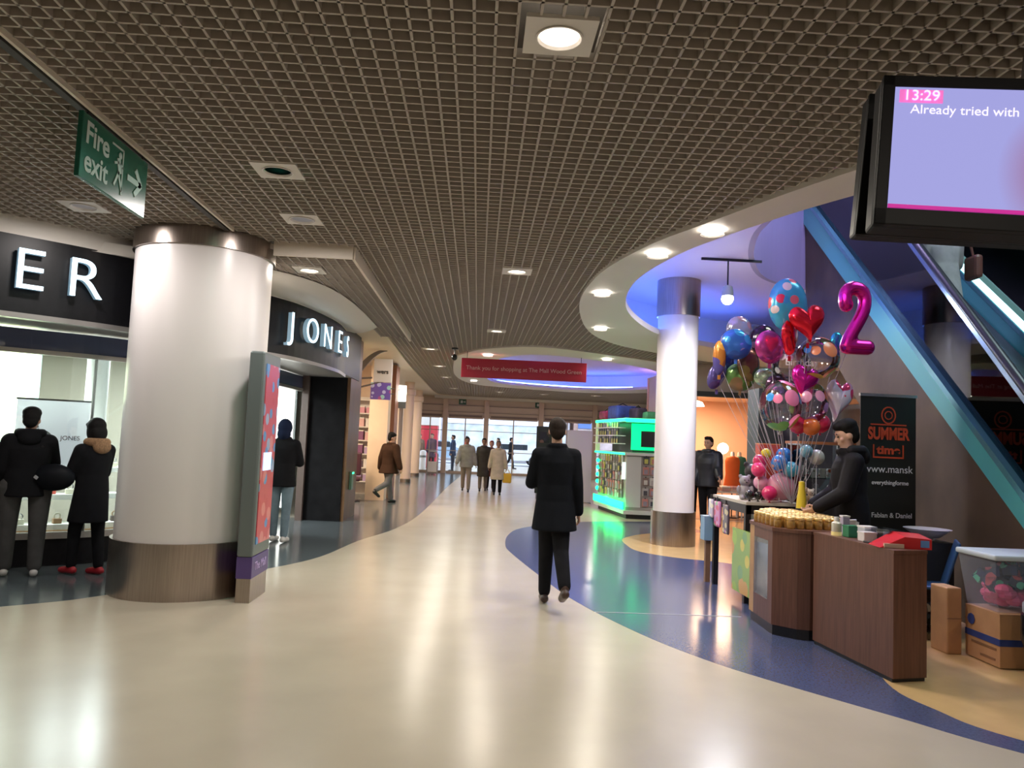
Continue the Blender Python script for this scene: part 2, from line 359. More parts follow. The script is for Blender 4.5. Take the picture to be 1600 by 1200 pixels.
# cove LED strips on the slab (blue, violet)
led_b = mat('led_blue', (.1, .2, 1), emis=(.10, .22, 1), es=34)
led_v = mat('led_violet', (.4, .1, 1), emis=(.52, .33, 1), es=40)
def led(name, pts, m, label):
    t = tag(obj(name, tube(B(), [(x, y, z) for x, y, z in pts], .022, 6), m), label, 'light strip'); return t
def offs(poly, a, b, c, d):   # points between two loops
    return poly
mid1 = [((a[0]*.35+b[0]*.65), (a[1]*.35+b[1]*.65), Zc+.10) for a, b in zip(ring_out, ring_in)]
led('led_strip', mid1[22:54], led_b, 'blue LED strip glowing in the near ceiling recess, far side')
led('led_strip', mid1[6:21], led_v, 'violet LED strip in the near ceiling recess, left side')
mid2 = [((a[0]*.3+b[0]*.7), (a[1]*.3+b[1]*.7), Zc+.10) for a, b in zip(rec2_out, rec2_in)]
led('led_strip', mid2[56:84], led_b, 'blue LED strip in the recess behind the red banner')
led('led_strip', mid2[6:54], led_v, 'violet LED strip in the recess behind the red banner, right side')

# downlights
def make_down(kind):
    t = thing('downlight', 'x', 'ceiling light')
    bm = B()
    o = [(-.165, -.165), (.165, -.165), (.165, .165), (-.165, .165)]; c = [(.10*math.cos(2*PI*k/24), .10*math.sin(2*PI*k/24)) for k in range(24)]
    b2 = sheet(o, [c], -.006, .02); obj('panel', b2, soffit_m, t)
    bm = B(); lathe(bm, [(.098, 0), (.112, -.012), (.104, -.014), (.094, .0)], 24); obj('rim', bm, white_m, t, True)
    obj('lens', lathe(B(), [(0, .012), (.05, .008), (.097, .004), (.097, .02), (0, .024)], 24), {'w': glow_w, 't': glow_t, 'd': glow_d}[kind], t, True)
    if kind == 'w': area((0, 0, -.02), .19, 34, (1, .90, .77), parent=t)
    if kind == 'd': area((0, 0, -.02), .19, 30, (1, .92, .88), parent=t)  # lens looks dim, but the lamp is on and lights the wide column
    if kind == 't': area((0, 0, -.02), .19, 7, (.25, 1, .72), parent=t)
    return t
protos = {}
k = 0
for x, y, kd, lb in LAMPS:
    if kd not in protos: t = protos[kd] = make_down(kd); t.location = (x, y, Zc)
    else: t = dup(protos[kd], (x, y, Zc))
    if lb: t['label'] = lb
    else: t['label'] = 'white downlight in the ceiling behind the photographer'; t['group'] = 'downlights behind the camera'
t = dup(protos['w'], (-2.0, 8.75, Zc-.06), 0, 'small downlight in the lowered ceiling tray by the wide column')
for x, y, lb in [(1.93, 6.38, 'brightest downlight in the curved soffit by the television'), (1.66, 7.25, 'downlight second along the curved soffit from the television'), (1.46, 9.33, 'downlight at the left tip of the curved soffit'), (1.9, 12.2, 'downlight in the curved soffit nearest the slim column'),
                 (.15, 16.9, 'downlight in the far recess ring above the left end of the red banner'), (2.75, 16.6, 'downlight in the far recess ring above the right end of the red banner'), (-.2, 24.6, 'downlight at the far left of the second recess ring')]:
    t = dup(protos['w'], (x, y, Zc-.06), 0, lb)
    for c in t.children:
        if c.name.startswith('panel'): bpy.data.objects.remove(c); break

# spotlight in the recess
t = thing('spotlight', 'bright white spotlight hanging under the purple recess ceiling', 'spotlight', (3.62, 11.0, 4.4))
obj('track', box(B(), (0, 0, -.02), (.9, .03, .035)), dark_m, t)
obj('stem', tube(B(), [(-.05, 0, -.03), (-.05, 0, -.40)], .012), dark_m, t)
obj('housing', lathe(B(), [(.035, .10), (.07, .08), (.085, -.02), (.08, -.06)], 16, (-.05, 0, -.50)), mat('spot_grey', (.5, .5, .5), .4), t, True)
obj('bulb', ell(B(), (-.05, 0, -.60), (.085, .085, .085)), mat('bulb_glow', (1, 1, 1), emis=(.95, .95, 1), es=60), t, True)
area((-.05, -.1, -.72), .2, 130, (.95, .95, 1), parent=t)

# ---- shell walls
boxo('wall_back', (0.3, -4.05, 1.9), (20.4, .1, 4), beige_m, kind='structure')
boxo('wall_right', (10.25, 15.7, 1.9), (.1, 40, 4), mat('dark_wall', (.10, .12, .16), .5, noise=.1, nscale=2), kind='structure')
boxo('wall_left', (-9.65, 5.8, 1.9), (.1, 19.6, 4), white_m, kind='structure')
# ================================================================== BLACK-FRONTED SHOP (left)
fas = spline([(-8.6, 3.7), (-6.2, 5.6), (-4.5, 7.19), (-3.77, 7.94), (-3.2, 8.9), (-2.81, 9.8), (-2.48, 10.63), (-2.27, 12.01), (-2.30, 13.12)], 6)
fz0, fz1 = 2.60, 3.36
gl_line = spline([(-9.5, 5.2), (-6.8, 7.1), (-5.15, 8.5), (-4.3, 9.15), (-3.7, 10.1), (-3.35, 12), (-3.22, 14.2)], 6)
# cove soffit: strip from ceiling edge to fascia top
def strip_between(name, A, Bp, za, zb, m, n=60):
    def res(P):
        P = np.array(P); d = np.r_[0, np.cumsum(np.hypot(*np.diff(P, axis=0).T))]; q = np.linspace(0, d[-1], n); return np.c_[np.interp(q, d, P[:, 0]), np.interp(q, d, P[:, 1])]
    a, b = res(A), res(Bp); bm = B(); rows = []
    for p, q in zip(a, b):
        r = []
        for k in range(5):
            s = k/4; r.append(bm.verts.new((p[0]+(q[0]-p[0])*s, p[1]+(q[1]-p[1])*s, za+(zb-za)*math.sin(s*PI/2)-.05*math.sin(PI*s))))
        rows.append(r)
    for u, v in zip(rows, rows[1:]):
        for k in range(4): bm.faces.new((u[k], u[k+1], v[k+1], v[k]))
    return obj(name, bm, m, smooth=True, kind='structure')
cut = [p for p in left_edge if p[1] <= 13.2]
strip_between('trim_6', cut, [(-8.9, 3.5)]+fas, Zc-.07, fz1-.02, soffit_m)
obj('wall_shop_header', wallstrip(B(), fas, fz1-.03, 3.78, .06), soffit_m, kind='structure')
sign = thing('shop_sign', 'black curved shop fascia with glowing blue-white capital letters', 'shop sign', (0, 0, 0))
obj('fascia_board', wallstrip(B(), fas, fz0, fz1-.03, .12), black_m, sign)
obj('lower_trim', wallstrip(B(), [(x+.015, y-.01) for x, y in fas], fz0-.05, fz0, .10), mat('trim_grey', (.35, .33, .32), .35, .6), sign)
def fas_at(yq):
    for (x1, y1), (x2, y2) in zip(fas, fas[1:]):
        if y1 <= yq <= y2: t = (yq-y1)/(y2-y1); return x1+(x2-x1)*t, math.atan2(y2-y1, x2-x1)
dimedge = mat('letter_edge', (.25, .35, .42), emis=(.25, .42, .55), es=.5)
for ch, yq, w_ in [('E', 7.36, .56), ('R', 7.69, .56), ('J', 10.26, .5), ('O', 10.76, .5), ('N', 11.32, .5), ('E', 11.9, .5), ('S', 12.5, .5)]:
    x, a = fas_at(yq); n = (math.sin(a), -math.cos(a))
    text('letter', ch, w_, letter_m, sign, (x+n[0]*.10, yq+n[1]*.10, 2.985), (PI/2, 0, a), .004, sx=1.05, bold=-.005)
    text('letter_side', ch, w_, dimedge, sign, (x+n[0]*.065, yq+n[1]*.065, 2.985), (PI/2, 0, a), .030, sx=1.05, bold=-.006)
# canopy underside
strip = B(); 
N = min(len(fas), len(gl_line))
def resamp(P, n):
    P = np.array(P); d = np.r_[0, np.cumsum(np.hypot(*np.diff(P, axis=0).T))]; q = np.linspace(0, d[-1], n); return list(zip(np.interp(q, d, P[:, 0]), np.interp(q, d, P[:, 1])))
fa, ga = resamp([(x-.05, y+.05) for x, y in fas]+[(-2.36, 14.2)], 40), resamp(gl_line+[(-3.1, 14.25)], 40)
obj('ceiling_9', prism(B(), fa+[(x-.1, y+.1) for x, y in ga][::-1], fz0+.02, fz0+.06), mat('canopy', (.30, .28, .26), .4), kind='structure')
# glazing
open_part = [p for p in gl_line if p[1] < 12.35]
win = obj('window_1', wallstrip(B(), open_part, .36, 2.36, .02), glass_m, kind='structure')
obj('window_frame', wallstrip(B(), [(x+.02, y-.02) for x, y in open_part], .30, .37, .08), mat('sill_steel', (.5, .48, .45), .35, .7), win)
obj('window_frame', wallstrip(B(), [(x+.02, y-.02) for x, y in gl_line], 2.33, 2.38, .08), MATS['sill_steel'], win)
obj('transom', wallstrip(B(), gl_line, 2.38, 2.60, .03), mat('transom_reflection', (.10, .12, .22), .12), win)  # blue reflections of the upper glass put into the transom colour
obj('baseboard_left', wallstrip(B(), open_part, 0, .30, .12), black_m, kind='structure')
bs = B()
for (i) in (3, 11, 17, 21, 27, 33):
    if i < len(open_part): x, y = open_part[i]; box(bs, (x-.02, y+.02, 1.35), (.025, .025, 2.0))
obj('mullion', bs, MATS['sill_steel'], win)
# interior of the shop
sh = mat('shop_white', (.86, .86, .82), .5)
obj('wall_shop', wallstrip(B(), [(-9.5, 11.8), (-5.6, 12.6), (-4.9, 14.5), (-3.2, 14.62)], 0, 3.4, .1), mat('shop_tan', (.46, .42, .34), .6), kind='structure')
obj('ceiling_10', prism(B(), [(-9.5, 5.4), (-6.8, 7.3), (-5.2, 8.75), (-4.35, 9.4), (-3.8, 10.2), (-3.45, 12), (-3.3, 14.3), (-4.9, 14.4), (-5.6, 12.6), (-9.5, 11.8)], 2.64, 2.7), sh, kind='structure')
for a, lb in [((-6.35, 8.75), 'round white column inside the jeweller window, behind the couple'), ((-4.75, 9.75), 'white column inside the jeweller window next to the wide column')]:
    tag(obj('shop_column', lathe(B(), [(.13, 0), (.13, 2.64)], 20, (a[0], a[1], 0)), sh, smooth=True), lb, 'column')
area((-6.4, 9.6, 2.6), 1.6, 240, (.94, 1, .94)); area((-4.9, 10.4, 2.6), 1.0, 210, (.95, 1, 1)); area((-4.1, 12.6, 2.6), .7, 90, (.95, 1, 1))
t = thing('fill_panel', 'tall white backlit panel added to brighten the doorway by the hooded person', 'fill panel', (-3.85, 14.40, 1.35), -.1); obj('panel', box(B(), (0, 0, 0), (.9, .06, 2.3)), mat('selflit', (1, 1, .95), emis=(1, 1, .93), es=1.3), t); obj('frame', box(B(), (0, .04, 0), (.96, .04, 2.36)), grey_m, t)  # glowing panel added to whiten the view into the shop doorway
# light boxes / posters
t = thing('light_box_sign', 'pale yellow illuminated poster behind the shop window', 'poster', (-6.35, 10.4, 1.9), math.radians(25))
obj('panel', box(B(), (0, 0, 0), (.85, .06, 1.2)), mat('lb_yellow', (.9, .95, .6), emis=(.93, 1, .66), es=1.0), t)
f = B(); [box(f, c, s) for c, s in [((0, -.01, .62), (.93, .09, .05)), ((0, -.01, -.62), (.93, .09, .05)), ((.45, -.01, 0), (.05, .09, 1.29)), ((-.45, -.01, 0), (.05, .09, 1.29))]]
obj('frame', f, mat('lb_frame', (.35, .55, .5), .4), t)
t = thing('watch_poster', 'white poster of a bracelet watch standing in the shop window', 'poster', (-4.83, 8.98, 1.46), math.radians(30))
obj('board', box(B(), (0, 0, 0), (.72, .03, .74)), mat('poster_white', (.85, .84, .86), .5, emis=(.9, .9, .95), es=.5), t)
obj('frame', box(B(), (0, 0, .38), (.74, .035, .02)), black_ink, t)
f = B()
for k in range(12): box(f, (-.22+.01*k, -.02, .20-.035*k), (.09, .01, .026), rot=Matrix.Rotation(-.35, 4, 'Y'))
obj('strap', f, mat('watch_grey', (.25, .25, .26), .4), t)
obj('dial', lathe(B(), [(0, 0), (.12, 0), (.12, .012), (0, .012)], 24), MATS['watch_grey'], t).matrix_local = Matrix.Translation((-.11, -.018, -.08)) @ Matrix.Rotation(PI/2, 4, 'X')
text('lettering', 'JONES', .07, black_ink, t, (.18, -.018, -.05), (PI/2, 0, 0))
# stepped display and its boxes
disp = thing('window_display', 'white stepped display stand full of watches and trays in shop window', 'display stand')
def shift(L, d): return [(x-d*.75, y+d*.66) for x, y in L]
seg = [p for p in open_part if p[0] > -9.4 and p[1] < 12.1]
for kk, (d, h) in enumerate([(.12, .44), (.42, .75), (.72, 1.05)]):
    obj('shelf', wallstrip(B(), shift(seg, d), h-.06, h, .30), sh, disp)
obj('plinth', wallstrip(B(), shift(seg, .08), .30, .38, .06), woodtan_m, disp)
cases = [mat('case_cream', (.8, .75, .6), .4), mat('case_dark', (.06, .05, .05), .3), mat('case_steel', (.6, .6, .62), .25, .8), mat('case_brown', (.35, .2, .1), .4), mat('case_red', (.6, .08, .06), .4)]
ps = []
for kk, mm in enumerate(cases):
    t = thing('watch_stand', 'small watch on a stand in the shop window display', 'watch', (0, 0, -5), 0, 'watches in the window display')
    obj('stand', box(B(), (0, 0, .03), (.09, .07, .06), bev=.008), mm, t)
    bm = B(); bmesh.ops.create_circle(bm, segments=14, radius=.032)
    ring = [(.032*math.cos(2*PI*k/14), 0, .085+.032*math.sin(2*PI*k/14)) for k in range(15)]; bm.free()
    obj('watch_strap', tube(B(), ring, .008, 6), cases[(kk+2) % 5], t, True)
    ps.append(t)
first = [True]*5
for kk, (d, h) in enumerate([(.22, .44), (.54, .75), (.84, 1.05)]):
    L = resamp(shift(seg, d), 46)
    for i, (x, y) in enumerate(L[8:40]):
        q = random.randrange(5); px_, py_ = x+random.uniform(-.03, .03), y+random.uniform(-.03, .03); rz = math.radians(35)+random.uniform(-.3, .3)
        if first[q]: first[q] = False; ps[q].location = (px_, py_, h); ps[q].rotation_euler = (0, 0, rz)
        else: dup(ps[q], (px_, py_, h), rz)
# black side panel and bronze return
boxo('wall_shop_side', (-2.82, 14.27, 1.31), (.78, .12, 2.62), blackpanel_m, rz=-.05, kind='structure')
boxo('wall_shop_side_2', (-3.16, 14.15, 1.31), (.12, .10, 2.62), mat('post_brown', (.10, .07, .06), .4), kind='structure')
boxo('wall_shop_return', (-2.40, 14.85, 1.72), (.06, 1.25, 3.45), mat('bronze', (.16, .085, .04), .4, .4, noise=.2, nscale=3), kind='structure')
boxo('wall_header_end', (-2.85, 14.1, 3.05), (1.0, 1.9, .85), black_m, kind='structure')
t = thing('wall_box', 'small box with green light low on the bronze shop end wall', 'fixture', (-2.34, 14.7, .72))
obj('body', box(B(), (0, 0, 0), (.05, .2, .34), bev=.006), mat('box_green', (.10, .2, .13), .4), t); obj('light', box(B(), (.03, 0, .14), (.01, .18, .03)), mat('led_g', (0, 1, .3), emis=(.05, 1, .35), es=3), t)

# ================================================================== WIDE COLUMN, SLIM COLUMN
def column(cx, cy, r, z1, zb, zt, label):
    t = thing('column', label, 'column', (cx, cy, 0))
    obj('base_cladding', lathe(B(), [(r+.03, 0), (r+.03, zb)], 64), steel_m, t, False)
    obj('shaft', lathe(B(), [(r, zb), (r, zt)], 64), mat('column_white', (.78, .74, .73), .32), t)
    obj('top_collar', lathe(B(), [(r+.025, zt), (r+.025, z1)], 64), steel_m, t)
    for o in t.children:
        for p in o.data.polygons: p.use_smooth = True
        o.data.set_sharp_from_angle(angle=math.radians(48))
    return t
column(-2.86, 7.90, .655, Zc, .52, 3.32, 'wide white column with steel base beside the black shop')
column(3.29, 12.70, .335, 4.4, .55, 3.78, 'slim white column with steel base beside the green kiosk')

# ================================================================== TOTEM
t = thing('advertising_totem', 'tall grey totem with red advertising poster beside the wide column', 'advertising sign', (-2.10, 7.58, 0))
obj('foot', box(B(), (0, 0, .11), (.13, .54, .22)), steel_m, t)
obj('band', box(B(), (0, 0, .32), (.145, .56, .20), bev=.006), mat('band_purple', (.10, .06, .22), .4), t)
obj('case', box(B(), (0, 0, 1.38), (.145, .58, 1.92), bev=.02), grey_m, t)
def poster_mat():
    M = spots('poster_red', (.62, .07, .10), [(.62, .07, .10), (.10, .30, .62), (.75, .25, .25), (.35, .45, .65), (.60, .05, .08)], 7, .45, rough=.3)
    return M
obj('poster', box(B(), (.074, .01, 1.38), (.012, .46, 1.70)), poster_mat(), t)
obj('screen', box(B(), (.083, -.03, 1.30), (.008, .26, .17)), mat('screen_blue', (.5, .7, 1), emis=(.5, .7, 1), es=1.2), t)
text('lettering', 'The Mall', .11, mat('lilac_ink', (.5, .4, .7), .5), t, (.074, 0, .32), (PI/2, 0, PI/2))

# ================================================================== FIRE EXIT SIGN
t = thing('fire_exit_sign', 'green fire exit sign hanging from the ceiling with white arrow', 'exit sign', (-2.45, 5.02, 3.26))
obj('board', box(B(), (0, 0, 0), (.03, .90, .40), bev=.004), mat('sign_green', (.012, .13, .085), .25), t)
obj('hanger', tube(B(), [(0, -.38, .19), (0, -.38, .26)], .008), dark_m, t); obj('hanger', tube(B(), [(0, .38, .19), (0, .38, .26)], .008), dark_m, t)
R = (PI/2, 0, PI/2)
wsi = mat('sign_white', (.62, .66, .64), .5)
text('lettering', 'Fire', .19, wsi, t, (.017, -.26, .085), R, .001, bold=.004)
text('lettering', 'exit', .19, wsi, t, (.017, -.26, -.085), R, .001, bold=.004)
bm = B()   # door and running figure, arrow
box(bm, (.018, .075, .0), (.004, .012, .30)); box(bm, (.018, .0, .145), (.004, .16, .012)); 
ell(bm, (.018, .035, .10), (.003, .022, .024)); box(bm, (.018, .03, .03), (.004, .045, .10), rot=Matrix.Rotation(.3, 4, 'X'))
for c, s, a in [((.018, .0, -.06), (.004, .02, .12), -.5), ((.018, .05, -.07), (.004, .02, .13), .5), ((.018, -.01, .04), (.004, .06, .016), .3), ((.018, .06, .04), (.004, .05, .016), -.4)]: box(bm, c, s, rot=Matrix.Rotation(a, 4, 'X'))
obj('running_figure', bm, wsi, t)
bm = B(); box(bm, (.018, .25, 0), (.004, .20, .04)); box(bm, (.018, .31, .04), (.004, .13, .04), rot=Matrix.Rotation(-.785, 4, 'X')); box(bm, (.018, .31, -.04), (.004, .13, .04), rot=Matrix.Rotation(.785, 4, 'X'))
obj('arrow', bm, wsi, t)

# ================================================================== TELEVISIONS
def tv(loc, rz, tilt, label, on, roll=.075):
    t = thing('television', label, 'television', loc, rot=(tilt, roll, rz))
    w_, h_ = 1.12, .585
    obj('case', box(B(), (w_/2, .06, -h_/2), (w_, .10, h_), bev=.012), mat('tv_black', (.006, .006, .007), .5, spec=.2), t)
    b = B(); 
    for c, s in [((w_/2, 0, -.022), (w_, .03, .044)), ((w_/2, 0, -h_+.032), (w_, .03, .064)), ((.022, 0, -h_/2), (.044, .03, h_)), ((w_-.022, 0, -h_/2), (.044, .03, h_))]: box(b, c, s, bev=.004)
    obj('bezel', b, MATS['tv_black'], t)
    obj('bracket', tube(B(), [(.62, .08, 0), (.62, .08, .50 if on else .42)], .03), mat('pole_brown', (.10, .08, .07), .4, .5), t)
    if on:
        M = bpy.data.materials.new('tv_picture'); M.use_nodes = True; nt = M.node_tree; b = nt.nodes['Principled BSDF']
        b.inputs['Base Color'].default_value = (.02, .02, .02, 1); b.inputs['Roughness'].default_value = .5; b.inputs['Specular IOR Level'].default_value = .1
        tc = nt.nodes.new('ShaderNodeTexCoord'); mp = nt.nodes.new('ShaderNodeMapping'); mp.inputs['Location'].default_value = (-.62*4.4, 0, .36*3.6); mp.inputs['Scale'].default_value = (4.4, 0, 3.6)
        mp.inputs['Rotation'].default_value = (0, 0, 0); g = nt.nodes.new('ShaderNodeTexGradient'); g.gradient_type = 'SPHERICAL'
        n = nt.nodes.new('ShaderNodeTexNoise'); n.inputs['Scale'].default_value = 5; ad = nt.nodes.new('ShaderNodeMix'); ad.data_type = 'VECTOR'; ad.inputs[0].default_value = .25
        r = nt.nodes.new('ShaderNodeValToRGB'); r.color_ramp.elements[0].color = (.42, .42, .86, 1); r.color_ramp.elements[0].position = 0.05; r.color_ramp.elements[1].color = (.40, .22, .42, 1); r.color_ramp.elements[1].position = .6
        nt.links.new(tc.outputs['Object'], mp.inputs[0]); nt.links.new(mp.outputs[0], g.inputs[0]); nt.links.new(g.outputs[1], r.inputs[0]); nt.links.new(r.outputs[0], b.inputs['Emission Color']); b.inputs['Emission Strength'].default_value = .95
        obj('screen', box(B(), (w_/2, -.004, -h_/2+.01), (w_-.088, .012, h_-.11)), M, t)
        obj('clock_tag', box(B(), (.135, -.012, -.082), (.15, .006, .05)), mat('tag_pink', (.8, .2, .6), emis=(.85, .16, .55), es=.9), t)
        wt = mat('screen_text', (1, 1, 1), emis=(.85, .8, 1), es=1.0)
        text('lettering', '13:29', .058, wt, t, (.135, -.018, -.082), (PI/2, 0, 0), .001)
        text('lettering', 'Already tried with', .050, wt, t, (.285, -.014, -.135), (PI/2, 0, 0), .001)
        obj('ticker', box(B(), (w_/2, -.012, -h_+.072), (w_-.09, .006, .014)), mat('ticker', (.6, 0, .4), emis=(.5, .01, .25), es=.8), t)
        obj('badge', box(B(), (.58, -.018, -h_+.035), (.055, .004, .008)), white_ink, t)
    return t
tv((1.47, 2.75, 3.03), -math.radians(13), math.radians(-4), 'wall television with lilac picture, clock tag and white caption', True)
tv((1.555, 3.02, 3.09), -math.radians(14), math.radians(3), 'black television back to back behind the lilac one', False)

# ================================================================== RED BANNER
t = thing('hanging_banner', 'red hanging banner thanking shoppers in small letters', 'banner', (.95, 16.7, 3.14), rz=-.01)
obj('board', box(B(), (0, 0, 0), (2.74, .05, .42), bev=.004), mat('banner_red', (.36, .008, .035), .5), t)
text('lettering', 'Thank you for shopping at The Mall Wood Green', .125, mat('banner_ink', (.62, .36, .36), .5), t, (0, -.03, 0), (PI/2, 0, 0), .002)
for s in (-1, 1): obj('hanger', tube(B(), [(s*1.25, 0, .2), (s*1.25, 0, .36 if s < 0 else .34)], .006), dark_m, t)
t = thing('security_camera', 'small dark dome camera on ceiling at left end of banner', 'camera', (-.56, 16.2, Zc))
obj('base', lathe(B(), [(.07, -.03), (.07, 0)], 16), dark_m, t); obj('dome', ell(B(), (0, 0, -.20), (.06, .06, .07)), dark_m, t, True); obj('stem', tube(B(), [(0, 0, -.02), (0, 0, -.18)], .012), dark_m, t)

# ================================================================== PEACH SHOPS AND COLUMNS (left, far)
soffit2 = mat('soffit_cream', (.80, .68, .52), .55)
le2 = [p for p in left_edge if p[1] >= 13.1]
obj('ceiling_11', prism(B(), le2+[(.33, 35.4), (-9.5, 35.4), (-9.5, 13.1)], Zc-.02, Zc+.03), soffit2, kind='structure')
boxo('wall_peach', (-9.4, 25.3, 1.75), (.1, 20.2, 3.5), peach_m, kind='structure')
boxo('wall_peach_2', (-6.0, 15.45, 1.75), (7.1, .1, 3.5), peach_m, kind='structure')
# first shop: lit bays
boxo('wall_pier', (-2.46, 19.35, 1.70), (.46, .55, 3.45), peach_m, kind='structure')
boxo('wall_pier_2', (-2.30, 20.4, 1.70), (.26, .8, 3.45), mat('pier_brown', (.30, .13, .07), .5), kind='structure')
boxo('wall_shop_back', (-5.2, 21.2, 1.75), (4.6, .1, 3.5), peach_m, kind='structure')
area((-4.2, 17.6, 3.3), 1.5, 230, (1, .78, .55)); area((-4.6, 23.5, 3.3), 1.2, 200, (1, .85, .68)); area((-4.6, 29, 3.3), 1.5, 200, (1, .85, .7))
t = thing('shelf_unit', 'wall shelving with pastel goods inside the first peach shop', 'shelves', (-3.65, 20.75, 0))
obj('back_panel', box(B(), (0, .18, 1.3), (1.7, .03, 2.6)), white_m, t)
for kk in range(7): obj('shelf', box(B(), (0, 0, .35+.36*kk), (1.7, .34, .03)), white_m, t)
cols = [mat('goods_'+n_, c, .5) for n_, c in [('pink', (.75, .35, .45)), ('lilac', (.5, .38, .62)), ('white', (.85, .82, .8)), ('rose', (.8, .5, .5)), ('plum', (.25, .1, .22))]]
gp = []
for kk, cc in enumerate(cols):
    gp.append([cc, None])
ORD = ['first', 'second', 'third', 'fourth', 'fifth', 'sixth', 'seventh', 'eighth', 'ninth', 'tenth']
for r_ in range(6):
    for c_ in range(9):
        q = random.randrange(5); p_ = (-3.65-.75+c_*.185, 20.70, .365+.36*r_)
        lb = ['pink', 'lilac', 'white', 'rose', 'plum'][q]+' box, '+ORD[c_]+' from left on the '+ORD[r_]+' shelf from the bottom, peach shop'
        if gp[q][1] is None:
            bb = thing('gift_box', lb, 'box', p_, 0, 'boxes on the peach shop shelves')
            obj('carton', box(B(), (0, 0, .08+.01*q), (.14, .16, .16+.02*q), bev=.006), gp[q][0], bb); obj('lid', box(B(), (0, 0, .165+.02*q), (.146, .166, .03)), white_m, bb); gp[q][1] = bb
        else: dup(gp[q][1], p_, 0, lb)
t = thing('swivel_stool', 'dark upholstered swivel chair inside the first peach shop', 'chair', (-2.95, 18.55, 0))
obj('base', lathe(B(), [(.24, 0), (.22, .03), (.04, .05), (.03, .48)], 20), dark_m, t, True); obj('seat', box(B(), (0, 0, .53), (.44, .42, .10), bev=.03), mat('plum_vinyl', (.06, .015, .03), .4), t); obj('backrest', box(B(), (-.02, .18, .88), (.42, .08, .55), bev=.03), MATS['plum_vinyl'], t)
# far columns / piers
def fcol(x, y, r, label):
    t = thing('column', label, 'column', (x, y, 0))
    obj('shaft', lathe(B(), [(r, .12), (r, 3.0), (r+.05, 3.04), (r+.05, 3.22), (r, 3.25), (r, Zc-.02)], 24), mat('col_peach', (.78, .60, .46), .4), t, True); obj('foot', lathe(B(), [(r+.02, 0), (r+.02, .12)], 24), steel_m, t)
fcol(-2.45, 27.0, .18, 'peach column nearer of the two round ones by the left shops')
fcol(-2.52, 31.5, .21, 'peach column farther of the two round ones by the left shops')
boxo('wall_far_left', (-3.3, 33.2, 1.75), (.2, 4.2, 3.5), peach_m, kind='structure')
t = thing('light_box_sign', 'small glowing white box sign high on the peach shopfront', 'sign', (-2.10, 20.90, 2.74)); obj('bracket', box(B(), (-.10, .0, .1), (.10, .12, .05)), grey_m, t); obj('arm', box(B(), (-.13, -.06, .1), (.04, .14, .05)), grey_m, t); obj('panel', box(B(), (0, 0, 0), (.24, .10, .44), bev=.03), mat('box_glow', (1, 1, 1), emis=(1, .96, .85), es=7), t); obj('grille', box(B(), (0, 0, -.31), (.24, .1, .18)), grey_m, t)
# hanging blade sign with curved bracket
t = thing('blade_sign', 'white and purple projecting sign on curved bracket by peach shop', 'shop sign', (-2.2, 17.2, 0))
cur = [(-.75+.85*s, 0, 2.70+.80*(1-(1-s)**2.2)) for s in [k/12 for k in range(13)]]
bm = B()
for k in range(12):
    (x0_, _, z0_), (x1_, _, z1_) = cur[k], cur[k+1]; th0 = .34*(1-k/12)**1.3+.03; th1 = .34*(1-(k+1)/12)**1.3+.03
    v = [bm.verts.new(p) for p in [(x0_, -.03, z0_), (x1_, -.03, z1_), (x1_, -.03, z1_-th1), (x0_, -.03, z0_-th0), (x0_, .03, z0_), (x1_, .03, z1_), (x1_, .03, z1_-th1), (x0_, .03, z0_-th0)]]
    for f_ in [(0, 1, 2, 3), (7, 6, 5, 4), (0, 4, 5, 1), (3, 2, 6, 7)]: bm.faces.new([v[i] for i in f_])
obj('bracket', bm, mat('bracket_grey', (.16, .15, .15), .4, .5), t)
obj('panel', box(B(), (.03, 0, 3.03), (.40, .08, .52)), mat('blade_white', (.62, .60, .60), .4), t)
obj('picture', box(B(), (.0, 0, 2.57), (.44, .07, .38)), spots('blade_print', (.16, .10, .42), [(.15, .10, .45), (.35, .6, .6), (.5, .5, .8), (.4, .1, .3)], 8, .4), t)
text('lettering', 'wers', .13, black_ink, t, (.03, -.045, 3.0), (PI/2, 0, 0), .002, bold=.003)
obj('rail', tube(B(), [(-.75, -.02, 2.56), (.1, -.02, 2.80)], .02), MATS['bracket_grey'], t); obj('rail', tube(B(), [(-.85, -.02, 2.80), (-.2, -.02, 2.86)], .02), MATS['bracket_grey'], t)
for z_ in (2.62, 2.50): obj('bar', tube(B(), [(-.2, 0, z_), (.30, 0, z_+.02)], .012), MATS['bracket_grey'], t)

